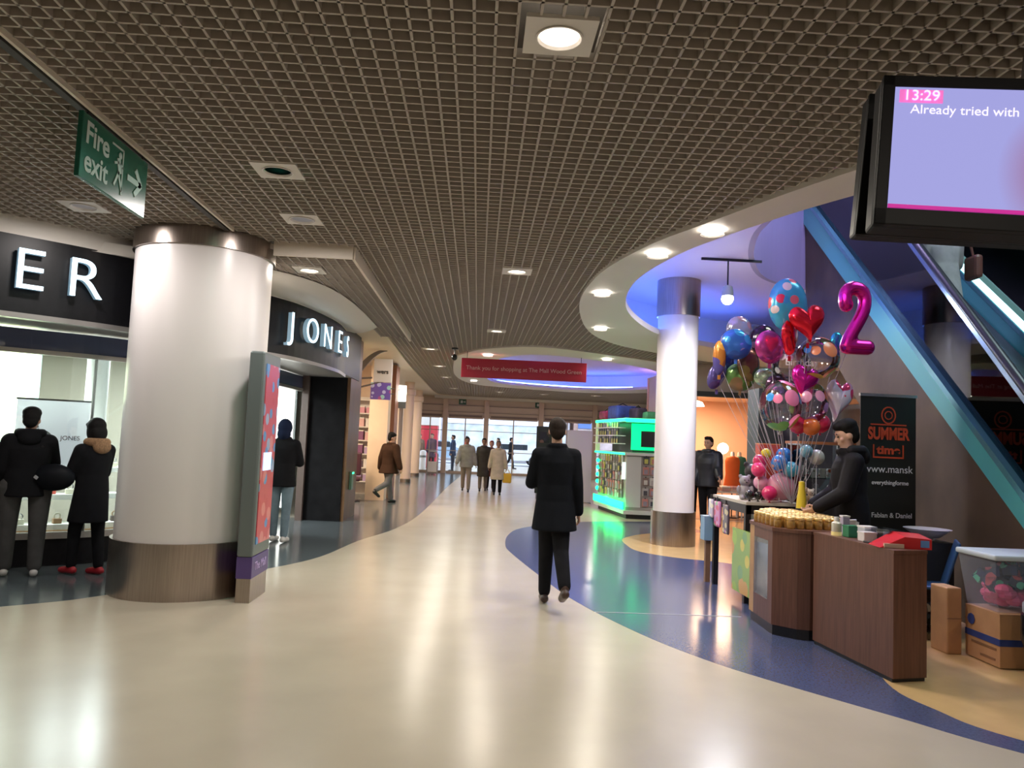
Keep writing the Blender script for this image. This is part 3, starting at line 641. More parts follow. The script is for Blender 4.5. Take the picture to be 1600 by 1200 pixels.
# ================================================================== FAR ENTRANCE WALL (y = 35.2)
FY = 35.2
hd = mat('header_beige', (.66, .54, .44), .5)
boxo('wall_far_header', (3.8, FY+.1, 3.03), (13.2, .2, .96), hd, kind='structure')
boxo('trim_7', (3.8, FY-.03, 3.10), (13.2, .06, .04), mat('header_line', (.35, .28, .24), .5), kind='structure')
boxo('trim_8', (3.8, FY-.03, 2.80), (13.2, .06, .03), MATS['header_line'], kind='structure')
strip_between('trim_9', [(-2.0, 34.2), (.33, 34.85), (10.2, 34.95)], [(-2.0, 35.1), (.33, 35.15), (10.2, 35.15)], Zc, Zc-.10, soffit_m, 20)
for i, (a, b) in enumerate([(-2.75, -1.62), (-1.38, .22), (.52, 2.74), (3.0, 5.2), (5.5, 7.6)]):
    d = boxo('door_%d' % (i+1), ((a+b)/2, FY+.1, 1.26), (b-a, .02, 2.48), glass('door_glass', (.93, .96, 1), .03), kind='structure')
    f = B(); fm = mat('door_frame', (.50, .40, .33), .4, .2)
    box(f, ((a+b)/2, FY+.1, 2.53), (b-a, .10, .06)); box(f, ((a+b)/2, FY+.1, .05), (b-a, .10, .10)); box(f, ((a+b)/2, FY+.1, 1.02), (b-a, .04, .03))
    box(f, ((a+b)/2, FY+.1, 1.95), (b-a, .05, .03)); box(f, ((a+b)/2, FY+.1, 1.25), (.05, .08, 2.5))
    obj('door_frame', f, fm, d)
    obj('closer_box', box(B(), ((a+b)/2, FY, 2.62), (b-a-.1, .10, .10)), mat('closer', (.22, .16, .14), .5), d)
for x in (-2.9, -1.5, .37, 2.87, 5.35, 7.8):
    boxo('trim_%d' % (20+int(x*2+6)), (x, FY-.02, 1.75), (.22, .30, 3.5), mat('mullion_peach', (.66, .50, .40), .45), kind='structure')
boxo('wall_far_end', (9.1, FY+.1, 1.3), (2.6, .2, 2.6), hd, kind='structure')
ex0 = None
for i, (x, lb) in enumerate([(-.75, 'small green exit sign above the left glass entrance door'), (2.75, 'small green exit sign over the mullion above the middle door'), (7.3, 'small green exit sign on the header above the green kiosk')]):
    if ex0 is None:
        ex0 = t = thing('exit_sign', lb, 'exit sign', (x, FY-.06, 3.26), 0, 'exit signs over the doors')
        obj('plate', box(B(), (0, 0, 0), (.34, .03, .24)), mat('exit_green', (.01, .10, .05), .4), t)
        bm = B(); box(bm, (-.04, -.02, 0), (.10, .006, .12)); box(bm, (.08, -.02, 0), (.10, .006, .03)); box(bm, (.11, -.02, 0), (.03, .006, .09)); obj('symbol', bm, wsi, t)
    else: dup(ex0, (x, FY-.06, 3.26), 0, lb)
t = thing('barrier_rail', 'low steel barrier hoop standing inside the entrance doors', 'barrier', (-1.9, 33.6, 0))
obj('hoop', tube(B(), [(-.22, 0, 0), (-.22, 0, .85), (-.15, 0, .98), (.15, 0, .98), (.22, 0, .85), (.22, 0, 0)], .035, 8), mat('hoop_steel', (.6, .6, .62), .3, .9), t, True); obj('panel', box(B(), (0, 0, .32), (.42, .03, .45)), white_m, t)
# outside
boxo('ground', (5, 57, -.08), (70, 43, .1), mat('pavement', (.62, .62, .64), .7, noise=.1, nscale=1.5), kind='structure')
brick = mat('facade_pink', (.50, .33, .28), .8, noise=.15, nscale=2)
for i, (x, w_, h_, mm, lb) in enumerate([(-7.5, 9, 8, brick, 'pinkish brick building across the street, left of the doors'), (2.0, 9.4, 9, mat('facade_grey', (.45, .42, .45), .8, noise=.1, nscale=2), 'grey shop building across the street seen through the middle doors'), (12, 10, 8, brick, 'brick building across the street behind the green kiosk')]):
    t = thing('building', lb, 'building', (x, 56, 0))
    obj('wall', box(B(), (0, 2, h_/2), (w_, 4, h_)), mm, t)
    for k in range(4):
        f = obj('window', box(B(), (-w_/2+w_*(k+.5)/4, -.02, 4.6), (1.3, .1, 1.7)), white_m, t); obj('pane', box(B(), (-w_/2+w_*(k+.5)/4, -.08, 4.6), (1.1, .02, 1.5)), mat('pane_dark', (.1, .12, .15), .1), f)
    obj('shopfront', box(B(), (0, -.05, 1.4), (w_-.6, .12, 2.5)), mat('shopfront%d' % i, [(.5, .55, .6), (.65, .7, .75), (.5, .4, .4)][i], .3, noise=.3, nscale=1.5), t)
    obj('signboard', box(B(), (0, -.12, 2.95), (w_-.6, .16, .55)), mat('signb%d' % i, [(.6, .05, .08), (.85, .85, .9), (.1, .2, .5)][i], .5), t)
def car(x, y, rz, m_, label):
    t = thing('car', label, 'car', (x, y, 0), rz)
    bm = B(); pts = [(-2.1, .35), (-2.1, .85), (-1.5, .95), (-.9, 1.42), (.7, 1.42), (1.3, .98), (2.0, .85), (2.1, .35)]
    lo = [bm.verts.new((a, -.85, b)) for a, b in pts]; hi = [bm.verts.new((a, .85, b)) for a, b in pts]; bm.faces.new(lo); bm.faces.new(hi[::-1])
    for i in range(8): bm.faces.new((lo[i], hi[i], hi[(i+1) % 8], lo[(i+1) % 8]))
    obj('body', bm, m_, t)
    obj('windows', box(B(), (-.1, 0, 1.18), (1.9, 1.72, .34)), mat('car_glass', (.03, .04, .05), .1), t)
    for a in (-1.3, 1.3):
        for b in (-.8, .8):
            wv = lathe(B(), [(0, -.1), (.33, -.1), (.33, .1), (0, .1)], 16); bmesh.ops.transform(wv, matrix=Matrix.Translation((a, b, .33)) @ Matrix.Rotation(PI/2, 4, 'X'), verts=wv.verts[:]); obj('wheel', wv, dark_m, t)
car(2.3, 49.5, .05, mat('car_white', (.75, .77, .8), .3), 'white car parked outside the middle entrance doors')
car(-2.6, 50.2, .03, mat('car_blue', (.30, .42, .55), .3), 'pale blue car parked outside the left entrance doors')
for x, lb in [(-2.6, 'white bollard outside the narrow left door pane'), (-.9, 'white bollard outside the left entrance door'), (1.2, 'white bollard outside the middle entrance doors')]:
    t = thing('bollard', lb, 'bollard', (x, 37.6, 0)); obj('post', lathe(B(), [(.16, 0), (.16, .85), (.12, .93), (0, .95)], 16), white_m, t, True); obj('collar', lathe(B(), [(.17, .6), (.17, .7)], 16), grey_m, t, True)
t = thing('phone_kiosk', 'red and white street kiosk outside the far left door', 'kiosk', (-2.55, 41, 0)); obj('body', box(B(), (0, 0, 1.1), (.9, .9, 2.2), bev=.03), mat('kiosk_red', (.6, .03, .06), .4), t); obj('header', box(B(), (0, 0, 2.5), (1.0, 1.0, .6), bev=.03), white_m, t)

# ================================================================== WHITE PANEL, DARK BOARD (mid distance)
t = thing('partition_screen', 'pale lilac freestanding partition panel right of the man in overcoat', 'screen', (2.78, 20.8, 0))
obj('panel', box(B(), (0, 0, .98), (.68, .05, 1.93), bev=.005), mat('panel_lilac', (.60, .56, .60), .5), t)
for s in (-.3, .3): obj('foot', box(B(), (s, 0, .012), (.05, .4, .02)), grey_m, t)
t = thing('dark_display_board', 'black display board behind the head of the man in overcoat', 'display board', (1.95, 21.4, 0), .05)
obj('panel', box(B(), (0, 0, 1.1), (.62, .06, 1.85), bev=.005), dark_m, t); obj('picture', box(B(), (-.1, -.035, 1.72), (.3, .01, .3)), spots('board_print', (.02, .02, .03), [(.1, .07, .06), (.03, .03, .05), (.15, .08, .07)], 7, .4), t)
obj('foot', box(B(), (0, 0, .09), (.5, .35, .18)), dark_m, t)

# ================================================================== SHOP ON THE RIGHT (y = 17.3)
SY = 17.25
boxo('wall_shopfront_right', (7.4, SY+.1, 3.2), (5.3, .2, .64), mat('bulkhead', (.60, .54, .46), .5), kind='structure')
boxo('trim_30', (5.9, SY-.05, 2.83), (2.5, .16, .12), mat('dark_frame', (.05, .06, .06), .4), kind='structure')
boxo('trim_31', (4.83, SY-.02, 1.4), (.12, .16, 2.8), mat('lilac_post', (.30, .26, .30), .4), kind='structure')
boxo('wall_pillar_right', (5.1, 13.55, 1.25), (.55, .5, 3.0), mat('pillar_green', (.085, .095, .085), .5), kind='structure') if False else None
boxo('wall_shop_side_right', (4.78, 19.3, 1.75), (.1, 4.0, 3.5), beige_m, kind='structure')
boxo('wall_shop_back_right', (7.3, 21.3, 1.75), (5.2, .1, 3.5), mat('orange_wall', (.80, .50, .34), .6), kind='structure')
boxo('ceiling_12', (7.3, 19.3, 2.95), (5.1, 4.0, .06), mat('shop_ceiling', (.8, .6, .45), .6), kind='structure')
area((5.9, 19.3, 2.85), 1.4, 210, (1, .66, .42))
boxo('floor_5', (7.3, 19.3, .003), (5.0, 3.9, .006), mat('shop_floor', (.30, .20, .15), .3), kind='structure')
t = thing('dome_lamp', 'white dome lamp glowing near the orange shop ceiling', 'lamp', (5.35, 18.6, 2.62)); obj('shade', lathe(B(), [(.02, .14), (.12, .10), (.17, 0), (0, 0)], 20), mat('lamp_glow', (1, 1, 1), emis=(1, .85, .65), es=6), t, True); obj('cord', tube(B(), [(0, 0, .14), (0, 0, .30)], .008), dark_m, t)
t = thing('globe_lamp', 'glowing white globe lamp among clothes in the orange shop', 'lamp', (5.78, 17.9, 0)); obj('globe', ell(B(), (0, 0, 1.62), (.13, .13, .13)), MATS['lamp_glow'], t, True); obj('pole', tube(B(), [(0, 0, .03), (0, 0, 1.5)], .015), white_m, t); obj('base', lathe(B(), [(.15, 0), (.15, .03)], 20), white_m, t)
def garment(bm, c, w_, h_, d_):
    loft(bm, [(c[0], c[1], c[2]-h_, w_*.62, d_*1.1), (c[0], c[1], c[2]-h_*.5, w_*.45, d_*.9), (c[0], c[1], c[2]-.12, w_*.5, d_), (c[0], c[1], c[2]-.03, w_*.42, d_*.8), (c[0], c[1], c[2], w_*.12, d_*.5)], 16)
def mannequin(x, y, mm, label, h=1.0):
    t = thing('mannequin', label, 'mannequin', (x, y, 0))
    b = B(); garment(b, (0, 0, 1.45), .36, .85, .11); remeshed('garment', b, mm, t, .02)
    obj('pole', tube(B(), [(0, 0, .03), (0, 0, 1.5)], .015), dark_m, t); obj('base', lathe(B(), [(.17, 0), (.17, .03)], 20), dark_m, t); obj('neck', lathe(B(), [(.05, 1.4), (.045, 1.52), (.03, 1.55)], 16), mat('manneq', (.8, .7, .6), .4), t, True)
mannequin(5.70, 18.35, mat('cloth_grey', (.42, .36, .32), .8), 'grey-beige dress on a stand in the orange shop window')
mannequin(6.03, 17.95, mat('cloth_orange', (.85, .16, .03), .8), 'bright orange dress hanging in the orange shop window')
mannequin(6.28, 18.2, mat('cloth_green', (.05, .22, .15), .8), 'dark green dress beside the orange dress in shop')
t = thing('display_table', 'low table with folded peach clothes in the orange shop', 'table', (5.75, 17.65, 0)); obj('tabletop', box(B(), (0, 0, .62), (.8, .4, .04)), white_m, t)
for a in (-.36, .36):
    for b in (-.17, .17): obj('leg', box(B(), (a, b, .3), (.03, .03, .6)), white_m, t)
fold = None
for k, (a, z_, cc) in enumerate([(-.25, .64, (.8, .5, .4)), (-.25, .70, (.85, .7, .6)), (0, .64, (.75, .45, .38)), (.24, .64, (.85, .6, .5)), (.24, .70, (.7, .4, .4)), (0, .70, (.9, .8, .7))]):
    tag(boxo('folded_garment', (5.75+a, 17.65, z_+.03), (.21, .30, .055), mat('fold%d' % k, cc, .8), bev=.02), ['salmon garment at bottom left of the table pile', 'pale beige garment on top of the left table pile', 'salmon garment at bottom of the middle table pile', 'sand garment at bottom of the right table pile', 'dusty pink garment on top of the right table pile', 'cream garment on top of the middle table pile'][k], 'clothes', 'folded clothes on the shop table')
# dark pillar and back wall under the escalator
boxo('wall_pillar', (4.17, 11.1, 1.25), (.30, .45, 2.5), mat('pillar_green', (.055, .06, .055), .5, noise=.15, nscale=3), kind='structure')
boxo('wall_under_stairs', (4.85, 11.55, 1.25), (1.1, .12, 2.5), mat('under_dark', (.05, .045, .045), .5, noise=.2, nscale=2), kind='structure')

# ================================================================== GREEN PHONE KIOSK
gk = thing('accessory_kiosk', 'white phone accessory kiosk with glowing green light strips', 'kiosk', (0, 0, 0))
gA = [(3.10, 19.5), (3.16, 16.7), (5.0, 16.45), (5.1, 19.3)]
gA = [(2.98, 19.3), (3.24, 16.75), (4.45, 16.65), (4.35, 19.2)]
kw = mat('kiosk_white', (.72, .72, .72), .35); gg = mat('green_glow', (0, .9, .3), emis=(.01, .95, .22), es=5)
gpn = mat('green_panel', (.02, .55, .18), .35, emis=(.0, .45, .11), es=.55)
obj('plinth', prism(B(), [(3.08, 19.2), (3.32, 16.85), (4.35, 16.75), (4.25, 19.1)], 0, .10), dark_m, gk)
obj('base', prism(B(), gA, .10, .18), kw, gk)
obj('lower_body', prism(B(), [(3.06, 19.2), (3.30, 16.86), (4.35, 16.76), (4.27, 19.1)], .18, 1.38), mat('slatwall', (.42, .36, .34), .5), gk)
obj('counter', prism(B(), gA, 1.38, 1.44), kw, gk)
obj('core', prism(B(), [(3.35, 19.0), (3.55, 17.5), (4.2, 17.4), (4.1, 19.0)], 1.44, 2.12), mat('kiosk_dark', (.05, .05, .06), .4), gk)
obj('canopy', prism(B(), gA, 2.12, 2.20), kw, gk)
def gline(a, b, z0, z1, off=.02):  # strip hugging a face
    d = Vector((b[0]-a[0], b[1]-a[1])).normalized(); n = Vector((d.y, -d.x))*off
    return prism(B(), [(a[0]+n.x, a[1]+n.y), (b[0]+n.x, b[1]+n.y), (b[0], b[1]), (a[0], a[1])], z0, z1)
sA, sB, sC = gA[0], gA[1], gA[2]
for a, b, z0_, z1_ in [(sA, sB, 2.13, 2.19), (sB, sC, 2.11, 2.19), (sA, sB, 1.39, 1.43), (sA, sB, .20, .36)]: obj('light_strip', gline(a, b, z0_, z1_), gg, gk)
obj('back_light_panel', gline((3.50, 17.42), (4.3, 17.32), 1.50, 2.10, .02), mat('green_back', (.0, .6, .2), emis=(.0, .8, .2), es=2.2), gk)
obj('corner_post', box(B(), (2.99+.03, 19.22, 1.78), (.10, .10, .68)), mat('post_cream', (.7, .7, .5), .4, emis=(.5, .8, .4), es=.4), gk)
for k in range(5):
    tt = .08; obj('bulb', ell(B(), (3.0+.02, 19.05, .52+.17*k), (.05, .05, .05), 10, 8), gg, gk, True)
for z_ in (1.62, 1.80, 1.98): obj('shelf', gline((3.12, 19.0), (3.33, 17.2), z_, z_+.02, .25), kw, gk)
obj('screen', box(B(), (3.95, 17.15, 1.75), (.55, .05, .36), rz=-.1), dark_m, gk)
obj('slatwall_panel', gline((3.30, 16.86), (3.62, 16.83), .25, 1.36, .03), kw, gk)
obj('white_tube', tube(B(), [(3.27, 16.95, .85), (3.27, 16.95, 1.22)], .05), mat('tube_glow', (.9, 1, 1), emis=(.7, 1, .95), es=1.2), gk)
area((3.05, 17.9, .30), .10, 10, (.02, 1, .28), rot=(0, -PI/2, -.1), parent=gk, shape='RECTANGLE', size_y=2.2)
area((3.05, 17.9, 2.1), .10, 4, (.02, 1, .28), rot=(0, -PI/2, -.1), parent=gk, shape='RECTANGLE', size_y=2.2)
cases2 = [mat('pk%d' % i, c, .35) for i, c in enumerate([(.5, .45, .45), (.25, .16, .14), (.6, .25, .22), (.08, .08, .1), (.7, .66, .62), (.35, .3, .38), (.65, .6, .15)])]
pk = {}
CN = ['taupe', 'brown', 'brick red', 'black', 'off-white', 'mauve grey', 'olive yellow']
ORD = ['first', 'second', 'third', 'fourth', 'fifth', 'sixth', 'seventh', 'eighth', 'ninth', 'tenth']
def place_case(p, rz, q, where=''):
    lb = CN[q]+' phone case, '+where
    if q not in pk:
        t = thing('phone_case', lb, 'phone case', p, rz, 'phone cases on the green kiosk'); obj('card', box(B(), (0, 0, 0), (.13, .02, .17), bev=.004), cases2[q], t); obj('insert', box(B(), (0, -.012, -.02), (.08, .01, .10)), cases2[(q+3) % 7], t); obj('hook', box(B(), (0, .008, .095), (.03, .01, .02)), dark_m, t); pk[q] = t
    else: dup(pk[q], p, rz, lb)
for r_ in range(5):
    for c_ in range(10):
        s = (c_+.9)/11; place_case((3.06+.24*s-.03, 19.2-2.34*s, .50+.20*r_), -math.atan2(2.34, .24), random.randrange(7), ORD[c_]+' from far end, '+ORD[4-r_]+' row, long kiosk side')
    for c_ in range(4): place_case((3.72+.16*c_, 16.78, .36+.23*r_), -.1, random.randrange(7), ORD[c_]+' from left, '+ORD[4-r_]+' row, kiosk end face')
for r_ in range(3):
    for c_ in range(9): place_case((3.10+.19*c_/9-.09, 18.95-1.75*c_/9, 1.71+.18*r_-.0), -math.atan2(2.34, .24), random.choice([3, 3, 0, 5]), ORD[c_]+' from far end, '+ORD[2-r_]+' shelf under kiosk canopy')
for x, y, c, s, lb in [(2.98+.22, 18.9, (.30, .02, .08), (.3, .5, .22), 'dark red bag lying on top of the green kiosk'), (3.45, 18.3, (.03, .06, .28), (.55, .6, .33), 'blue bundle in the middle of the kiosk roof'), (3.72, 17.8, (.04, .03, .06), (.28, .5, .27), 'dark crate next to the blue bundle on kiosk roof')]:
    b = B(); box(b, (0, 0, s[2]/2), s, bev=.05); t = thing('bundle', lb, 'bag', (x, y, 2.20), .2); obj('bag', b, mat('b'+lb[:8], c, .6, noise=.5, nscale=6), t); obj('strap', tube(B(), [(-s[0]*.3, 0, s[2]-.01), (0, 0, s[2]+.06), (s[0]*.3, 0, s[2]-.01)], .012), dark_m, t)
t = thing('bundle', 'small green-lit pile of goods at kiosk roof behind slim column', 'bag', (4.05, 17.4, 2.20)); obj('bag', box(B(), (0, 0, .09), (.55, .4, .18), bev=.04), mat('gb', (.05, .25, .12), .6, noise=.4, nscale=6), t)  # green light of the kiosk put into the pile's base colour

# ================================================================== ESCALATOR
esc = thing('escalator', 'escalator rising behind the balloon stall with teal sides and glass balustrade', 'escalator')
def ep(y, z, off=0): return (4.65+.12*(y-6)+off, y, z)
def lowz(y): return 1.06+(y-6.45)*.708
def upz(y): return 1.66+(y-6.86)*.737
def hz_(y): return 2.20+(y-6.44)*.875
def slab(name, pts, th, m_, off=0, parent=esc):
    bm = B(); a = [bm.verts.new(ep(y, z, off)) for y, z in pts]; b = [bm.verts.new(ep(y, z, off+th)) for y, z in pts]; n = len(pts)
    bm.faces.new(a); bm.faces.new(b[::-1])
    for i in range(n): bm.faces.new((a[i], b[i], b[(i+1) % n], a[(i+1) % n]))
    return obj(name, bm, m_, parent)
clad = mat('cladding', (.085, .058, .038), .5, .1, noise=.35, nscale=1.2, spec=.25)
teal = mat('stringer_teal', (.09, .40, .38), .35, .2)
slab('side_cladding', [(5.0, 0), (10.14, 0), (10.14, 2.21), (11.3, 3.03), (12.7, 4.0), (12.8, lowz(12.8)), (6.0, lowz(6.0)), (5.0, lowz(5.0))], .05, clad, .02)
for q, off in enumerate((0, 1.5)):
    slab('stringer', [(4.6, lowz(4.6)), (12.85, lowz(12.85)), (12.85, upz(12.85)), (4.6, upz(4.6))], .10, teal, off-.02)
    slab('stringer_lip', [(4.6, upz(4.6)-.05), (12.85, upz(12.85)-.05), (12.85, upz(12.85)+.03), (4.6, upz(4.6)+.03)], .14, mat('lip', (.12, .35, .40), .25, .6), off-.04)
    slab('glass_panel', [(4.6, upz(4.6)), (12.85, upz(12.85)), (12.85, hz_(12.85)), (4.6, hz_(4.6))], .012, glass('teal_glass', (.13, .24, .30), .0), off+.03)
    bm = tube(B(), [ep(y, hz_(y)+.02, off+.035) for y in np.linspace(4.6, 12.85, 12)], .045, 10); obj('handrail', bm, dark_m, esc, True)
    slab('handrail_track', [(4.6, hz_(4.6)-.09), (12.85, hz_(12.85)-.09), (12.85, hz_(12.85)-.02), (4.6, hz_(4.6)-.02)], .04, mat('track_blue', (.30, .45, .68), .2, .8), off-.0)
bm = B()
for k in range(34):
    y = 5.0+k*.235; z = upz(y)-.42
    x0_, _, _ = ep(y, 0, .12)
    box(bm, (x0_+.63, y+.12, z-.10), (1.22, .24, .20), rz=-.12)
obj('steps', bm, mat('step_steel', (.07, .08, .09), .4, .6), esc)
slab('inner_skirt', [(4.6, lowz(4.6)-.1), (12.85, lowz(12.85)-.1), (12.85, lowz(12.85)+.1), (4.6, lowz(4.6)+.1)], 1.4, mat('truss_dark', (.03, .035, .04), .5), .06)
# bright teal look of the far stringer, put in as a glowing strip
slab('stringer_glow', [(5.5, upz(5.5)+.05), (12.6, upz(12.6)+.05), (12.6, upz(12.6)+.16), (5.5, upz(5.5)+.16)], .02, mat('teal_glow', (.5, 1, 1), emis=(.45, .95, .95), es=3), 1.46)

# ================================================================== ROLL-UP BANNER BEHIND THE SELLER
t = thing('rollup_banner', 'black roll-up banner with orange emblem behind the stall seller', 'banner', (4.33, 7.95, 0), .06)
obj('panel', box(B(), (0, 0, 1.18), (.62, .012, 2.10)), mat('banner_black', (.018, .020, .018), .45), t); obj('base', box(B(), (0, 0, .05), (.68, .22, .10), bev=.02), grey_m, t)
obj('top_rail', box(B(), (0, 0, 2.24), (.64, .03, .03)), mat('rail_alu', (.6, .6, .6), .3, .8), t); obj('pole', tube(B(), [(0, .05, .1), (0, .03, 2.2)], .01), dark_m, t)
om = mat('banner_orange', (.70, .09, .03), .5)
R9 = (PI/2, 0, 0)
text('emblem_lettering', 'SUMMER', .175, om, t, (0, -.012, 1.83), R9, .001, bold=.007, sx=.68)
text('emblem_lettering', 'time', .12, om, t, (0, -.012, 1.66), R9, .001, bold=.005, sx=1.2)
bm = B()
for k in range(20):
    a = 2*PI*k/20; box(bm, (.10*math.cos(a)*.75, -.010, 2.03+.085*math.sin(a)), (.028, .004, .014), rot=Matrix.Rotation(-a-PI/2, 4, 'Y'))
for k in range(10):
    a = 2*PI*k/10; box(bm, (.04*math.cos(a), -.010, 2.03+.04*math.sin(a)), (.024, .004, .010), rot=Matrix.Rotation(-a-PI/2, 4, 'Y'))
box(bm, (0, -.010, 1.93), (.40, .004, .014)); box(bm, (0, -.010, 1.585), (.34, .004, .016)); box(bm, (-.165, -.010, 1.65), (.014, .004, .14)); box(bm, (.165, -.010, 1.65), (.014, .004, .14))
obj('logo', bm, om, t)
text('lettering', 'www.mansk', .11, white_ink, t, (0.0, -.012, 1.46), R9, .001)
text('lettering', 'everythingforme', .062, white_ink, t, (0.02, -.012, 1.32), R9, .001, bold=.001)
text('lettering', 'Fabian & Daniel', .072, white_ink, t, (0.04, -.012, .98), R9, .001, bold=.001)

# ================================================================== STALL COUNTERS
cA = [(2.66, 7.36), (2.64, 6.75), (2.80, 6.59), (2.90, 6.56), (3.22, 6.60), (3.34, 6.75), (3.34, 7.75), (3.0, 7.85)]
t = thing('display_counter', 'faceted brown wood counter with glass front panel, topped with gold-lidded jars', 'counter')
def inset(P, d):
    cx = sum(p[0] for p in P)/len(P); cy = sum(p[1] for p in P)/len(P); return [(p[0]+(cx-p[0])*d, p[1]+(cy-p[1])*d) for p in P]
obj('plinth', prism(B(), inset(cA, .04), 0, .09), dark_m, t)
# body with an opening on its left face
bw = B(); wl = cA+[cA[0]]
wallstrip(bw, cA[1:]+[cA[0]], .09, .90, .03); obj('body', bw, wood_m, t)
fb = B(); a, b = Vector(cA[0]), Vector(cA[1])
def panel(bm, s0, s1, z0, z1, th=.03): p = a.lerp(b, s0); q = a.lerp(b, s1); wallstrip(bm, [tuple(p), tuple(q)], z0, z1, th)
panel(fb, 0, .20, .09, .90); obj('front_stile', fb, woodtan_m, t)
fb = B(); panel(fb, .20, 1, .09, .28); panel(fb, .20, 1, .80, .90); panel(fb, .82, 1, .28, .80); obj('front_frame', fb, wood_m, t)
fb = B(); panel(fb, .20, .82, .28, .80, .006); obj('glass_panel', fb, glass_m, t)
fb = B(); panel(fb, .2, .82, .20, .85, .42); 
fb.free()
for z_ in (.30, .54): obj('shelf', prism(B(), [(2.70, 7.3), (2.70, 6.85), (3.1, 6.9), (3.1, 7.5)], z_-.02, z_), white_m, t)
obj('back_panel', box(B(), (3.05, 7.1, .55), (.02, .7, .6)), mat('inner_dark', (.05, .06, .07), .5), t)
obj('top', prism(B(), inset(cA, -.02), .90, .93), wood_m, t)
for i, (y, z_, c, h_, lb) in enumerate([(7.12, .54, (.35, .55, .30), .14, 'green carton on upper shelf inside the counter glass'), (6.98, .54, (.75, .4, .35), .11, 'pink carton on the upper shelf inside the counter'), (7.14, .30, (.45, .5, .52), .17, 'pale tin on lower shelf inside the counter glass'), (7.03, .30, (.5, .55, .6), .17, 'grey tin nearer the corner inside the counter glass'), (6.93, .30, (.7, .7, .68), .10, 'white round pot on lower shelf inside the counter')]):
    t2 = thing('carton', lb, 'box', (2.80, y, z_)); obj('body', lathe(B(), [(.045, 0), (.045, h_)], 14) if i > 1 else box(B(), (0, 0, h_/2), (.09, .10, h_)), mat('ct%d' % i, c, .4), t2); obj('lid', lathe(B(), [(.047, h_), (.047, h_+.015)], 14), white_m, t2)
cB = [(2.90, 6.50), (3.01, 5.44), (3.29, 5.50), (3.20, 6.56)]
t = thing('wooden_counter', 'plain dark brown wooden counter block in front of the stall', 'counter')
obj('kick', prism(B(), inset(cB, .03), 0, .03), dark_m, t); obj('body', prism(B(), cB, .03, .905), wood_m, t); obj('top', prism(B(), inset(cB, -.012), .905, .93), wood_m, t)
# jars
jar = thing('jar', 'small glass jar of amber contents with gold lid, in rows on the counter', 'jar', (0, 0, -3), 0, 'gold-lidded jars on the counter')
obj('glass_body', lathe(B(), [(.03, 0), (.036, .01), (.036, .065), (.03, .075)], 16), mat('jar_amber', (.42, .22, .05), .12, noise=.4, nscale=18, coat=.6), jar, True)
obj('lid', lathe(B(), [(.034, .075), (.035, .077), (.035, .098), (.031, .102), (0, .102)], 16), mat('gold_lid', (.95, .66, .28), .28, .9), jar, True)
P = []
for i in range(20):
    for j in range(20):
        x, y = 2.70+.080*i, 6.60+.095*j
        if pip(np.array([x]), np.array([y]), inset(cA, .10))[0]: P.append((x+random.uniform(-.005, .005), y+random.uniform(-.005, .005)))
for i, p in enumerate(P):
    if i == 0: jar.location = (*p, .93)
    else: dup(jar, (*p, .93))
print('jars', len(P))
# things on the wooden counter
t = thing('bottle', 'clear bottle with white cap and gold foot at the jar end of the wooden counter', 'bottle', (3.00, 6.30, .93)); obj('body', lathe(B(), [(.035, 0), (.04, .01), (.04, .10), (.015, .12)], 16), mat('bottle_cl', (.75, .72, .6), .1, coat=.5), t, True); obj('foot', lathe(B(), [(.041, 0), (.041, .03)], 16), mat('foot_gold', (.9, .75, .3), .3, .5, emis=(.9, .7, .3), es=.3), t, True); obj('cap', lathe(B(), [(.02, .12), (.02, .15), (0, .15)], 12), white_m, t, True)
def cartonthing(n, c, s, m_, lb, cat='box', rz=0, lid=None, z=.93):
    t = thing(n, lb, cat, (c[0], c[1], z), rz); obj('body', box(B(), (0, 0, s[2]/2), s, bev=.006), m_, t)
    obj('lid', box(B(), (0, 0, s[2]+.004), (s[0]+.004, s[1]+.004, .012)), lid or m_, t); return t
cartonthing('carton', (3.07, 6.20), (.09, .09, .085), mat('green_box', (.03, .22, .10), .4), 'small dark green box on the wooden counter', rz=.1)
cartonthing('cup', (3.10, 6.36), (.06, .06, .15), mat('lilac_cup', (.42, .38, .5), .4), 'lilac carton standing behind the clear bottle', lid=white_m)
cartonthing('plastic_tub', (3.12, 6.03), (.10, .12, .10), mat('tub_grey', (.50, .52, .58), .35), 'grey translucent tub behind the dark green box', 'tub', lid=white_m)
cartonthing('carton', (3.07, 5.93), (.11, .09, .065), mat('white_box', (.80, .74, .74), .4), 'small white box beside the red file on the counter', rz=.1)
cartonthing('plastic_tub', (3.19, 5.88), (.12, .26, .10), glass('tub_clear', (.75, .78, .85), .12), 'clear open plastic tub on back of wooden counter', 'tub', rz=.1, lid=glass('tub_clear'))
t = thing('file_box', 'red file folder lying open over papers at counter end', 'folder', (3.19, 5.66, .93), -.12)
bm = B(); pts = [(-.20, 0), (.17, 0), (.17, .075), (-.02, .085)]
lo = [bm.verts.new((x, -.11, z)) for x, z in pts]; hi = [bm.verts.new((x, .11, z+.02 if z else 0)) for x, z in pts]; bm.faces.new(lo); bm.faces.new(hi[::-1])
for i in range(4): bm.faces.new((lo[i], hi[i], hi[(i+1) % 4], lo[(i+1) % 4]))
obj('cover', bm, mat('file_red', (.62, .015, .02), .35), t); obj('papers', box(B(), (-.10, -.112, .018), (.14, .02, .03)), mat('paper_tan', (.7, .5, .38), .6), t); obj('label_sticker', box(B(), (.12, -.113, .04), (.06, .006, .05)), mat('sticker_blue', (.12, .28, .65), .4), t)
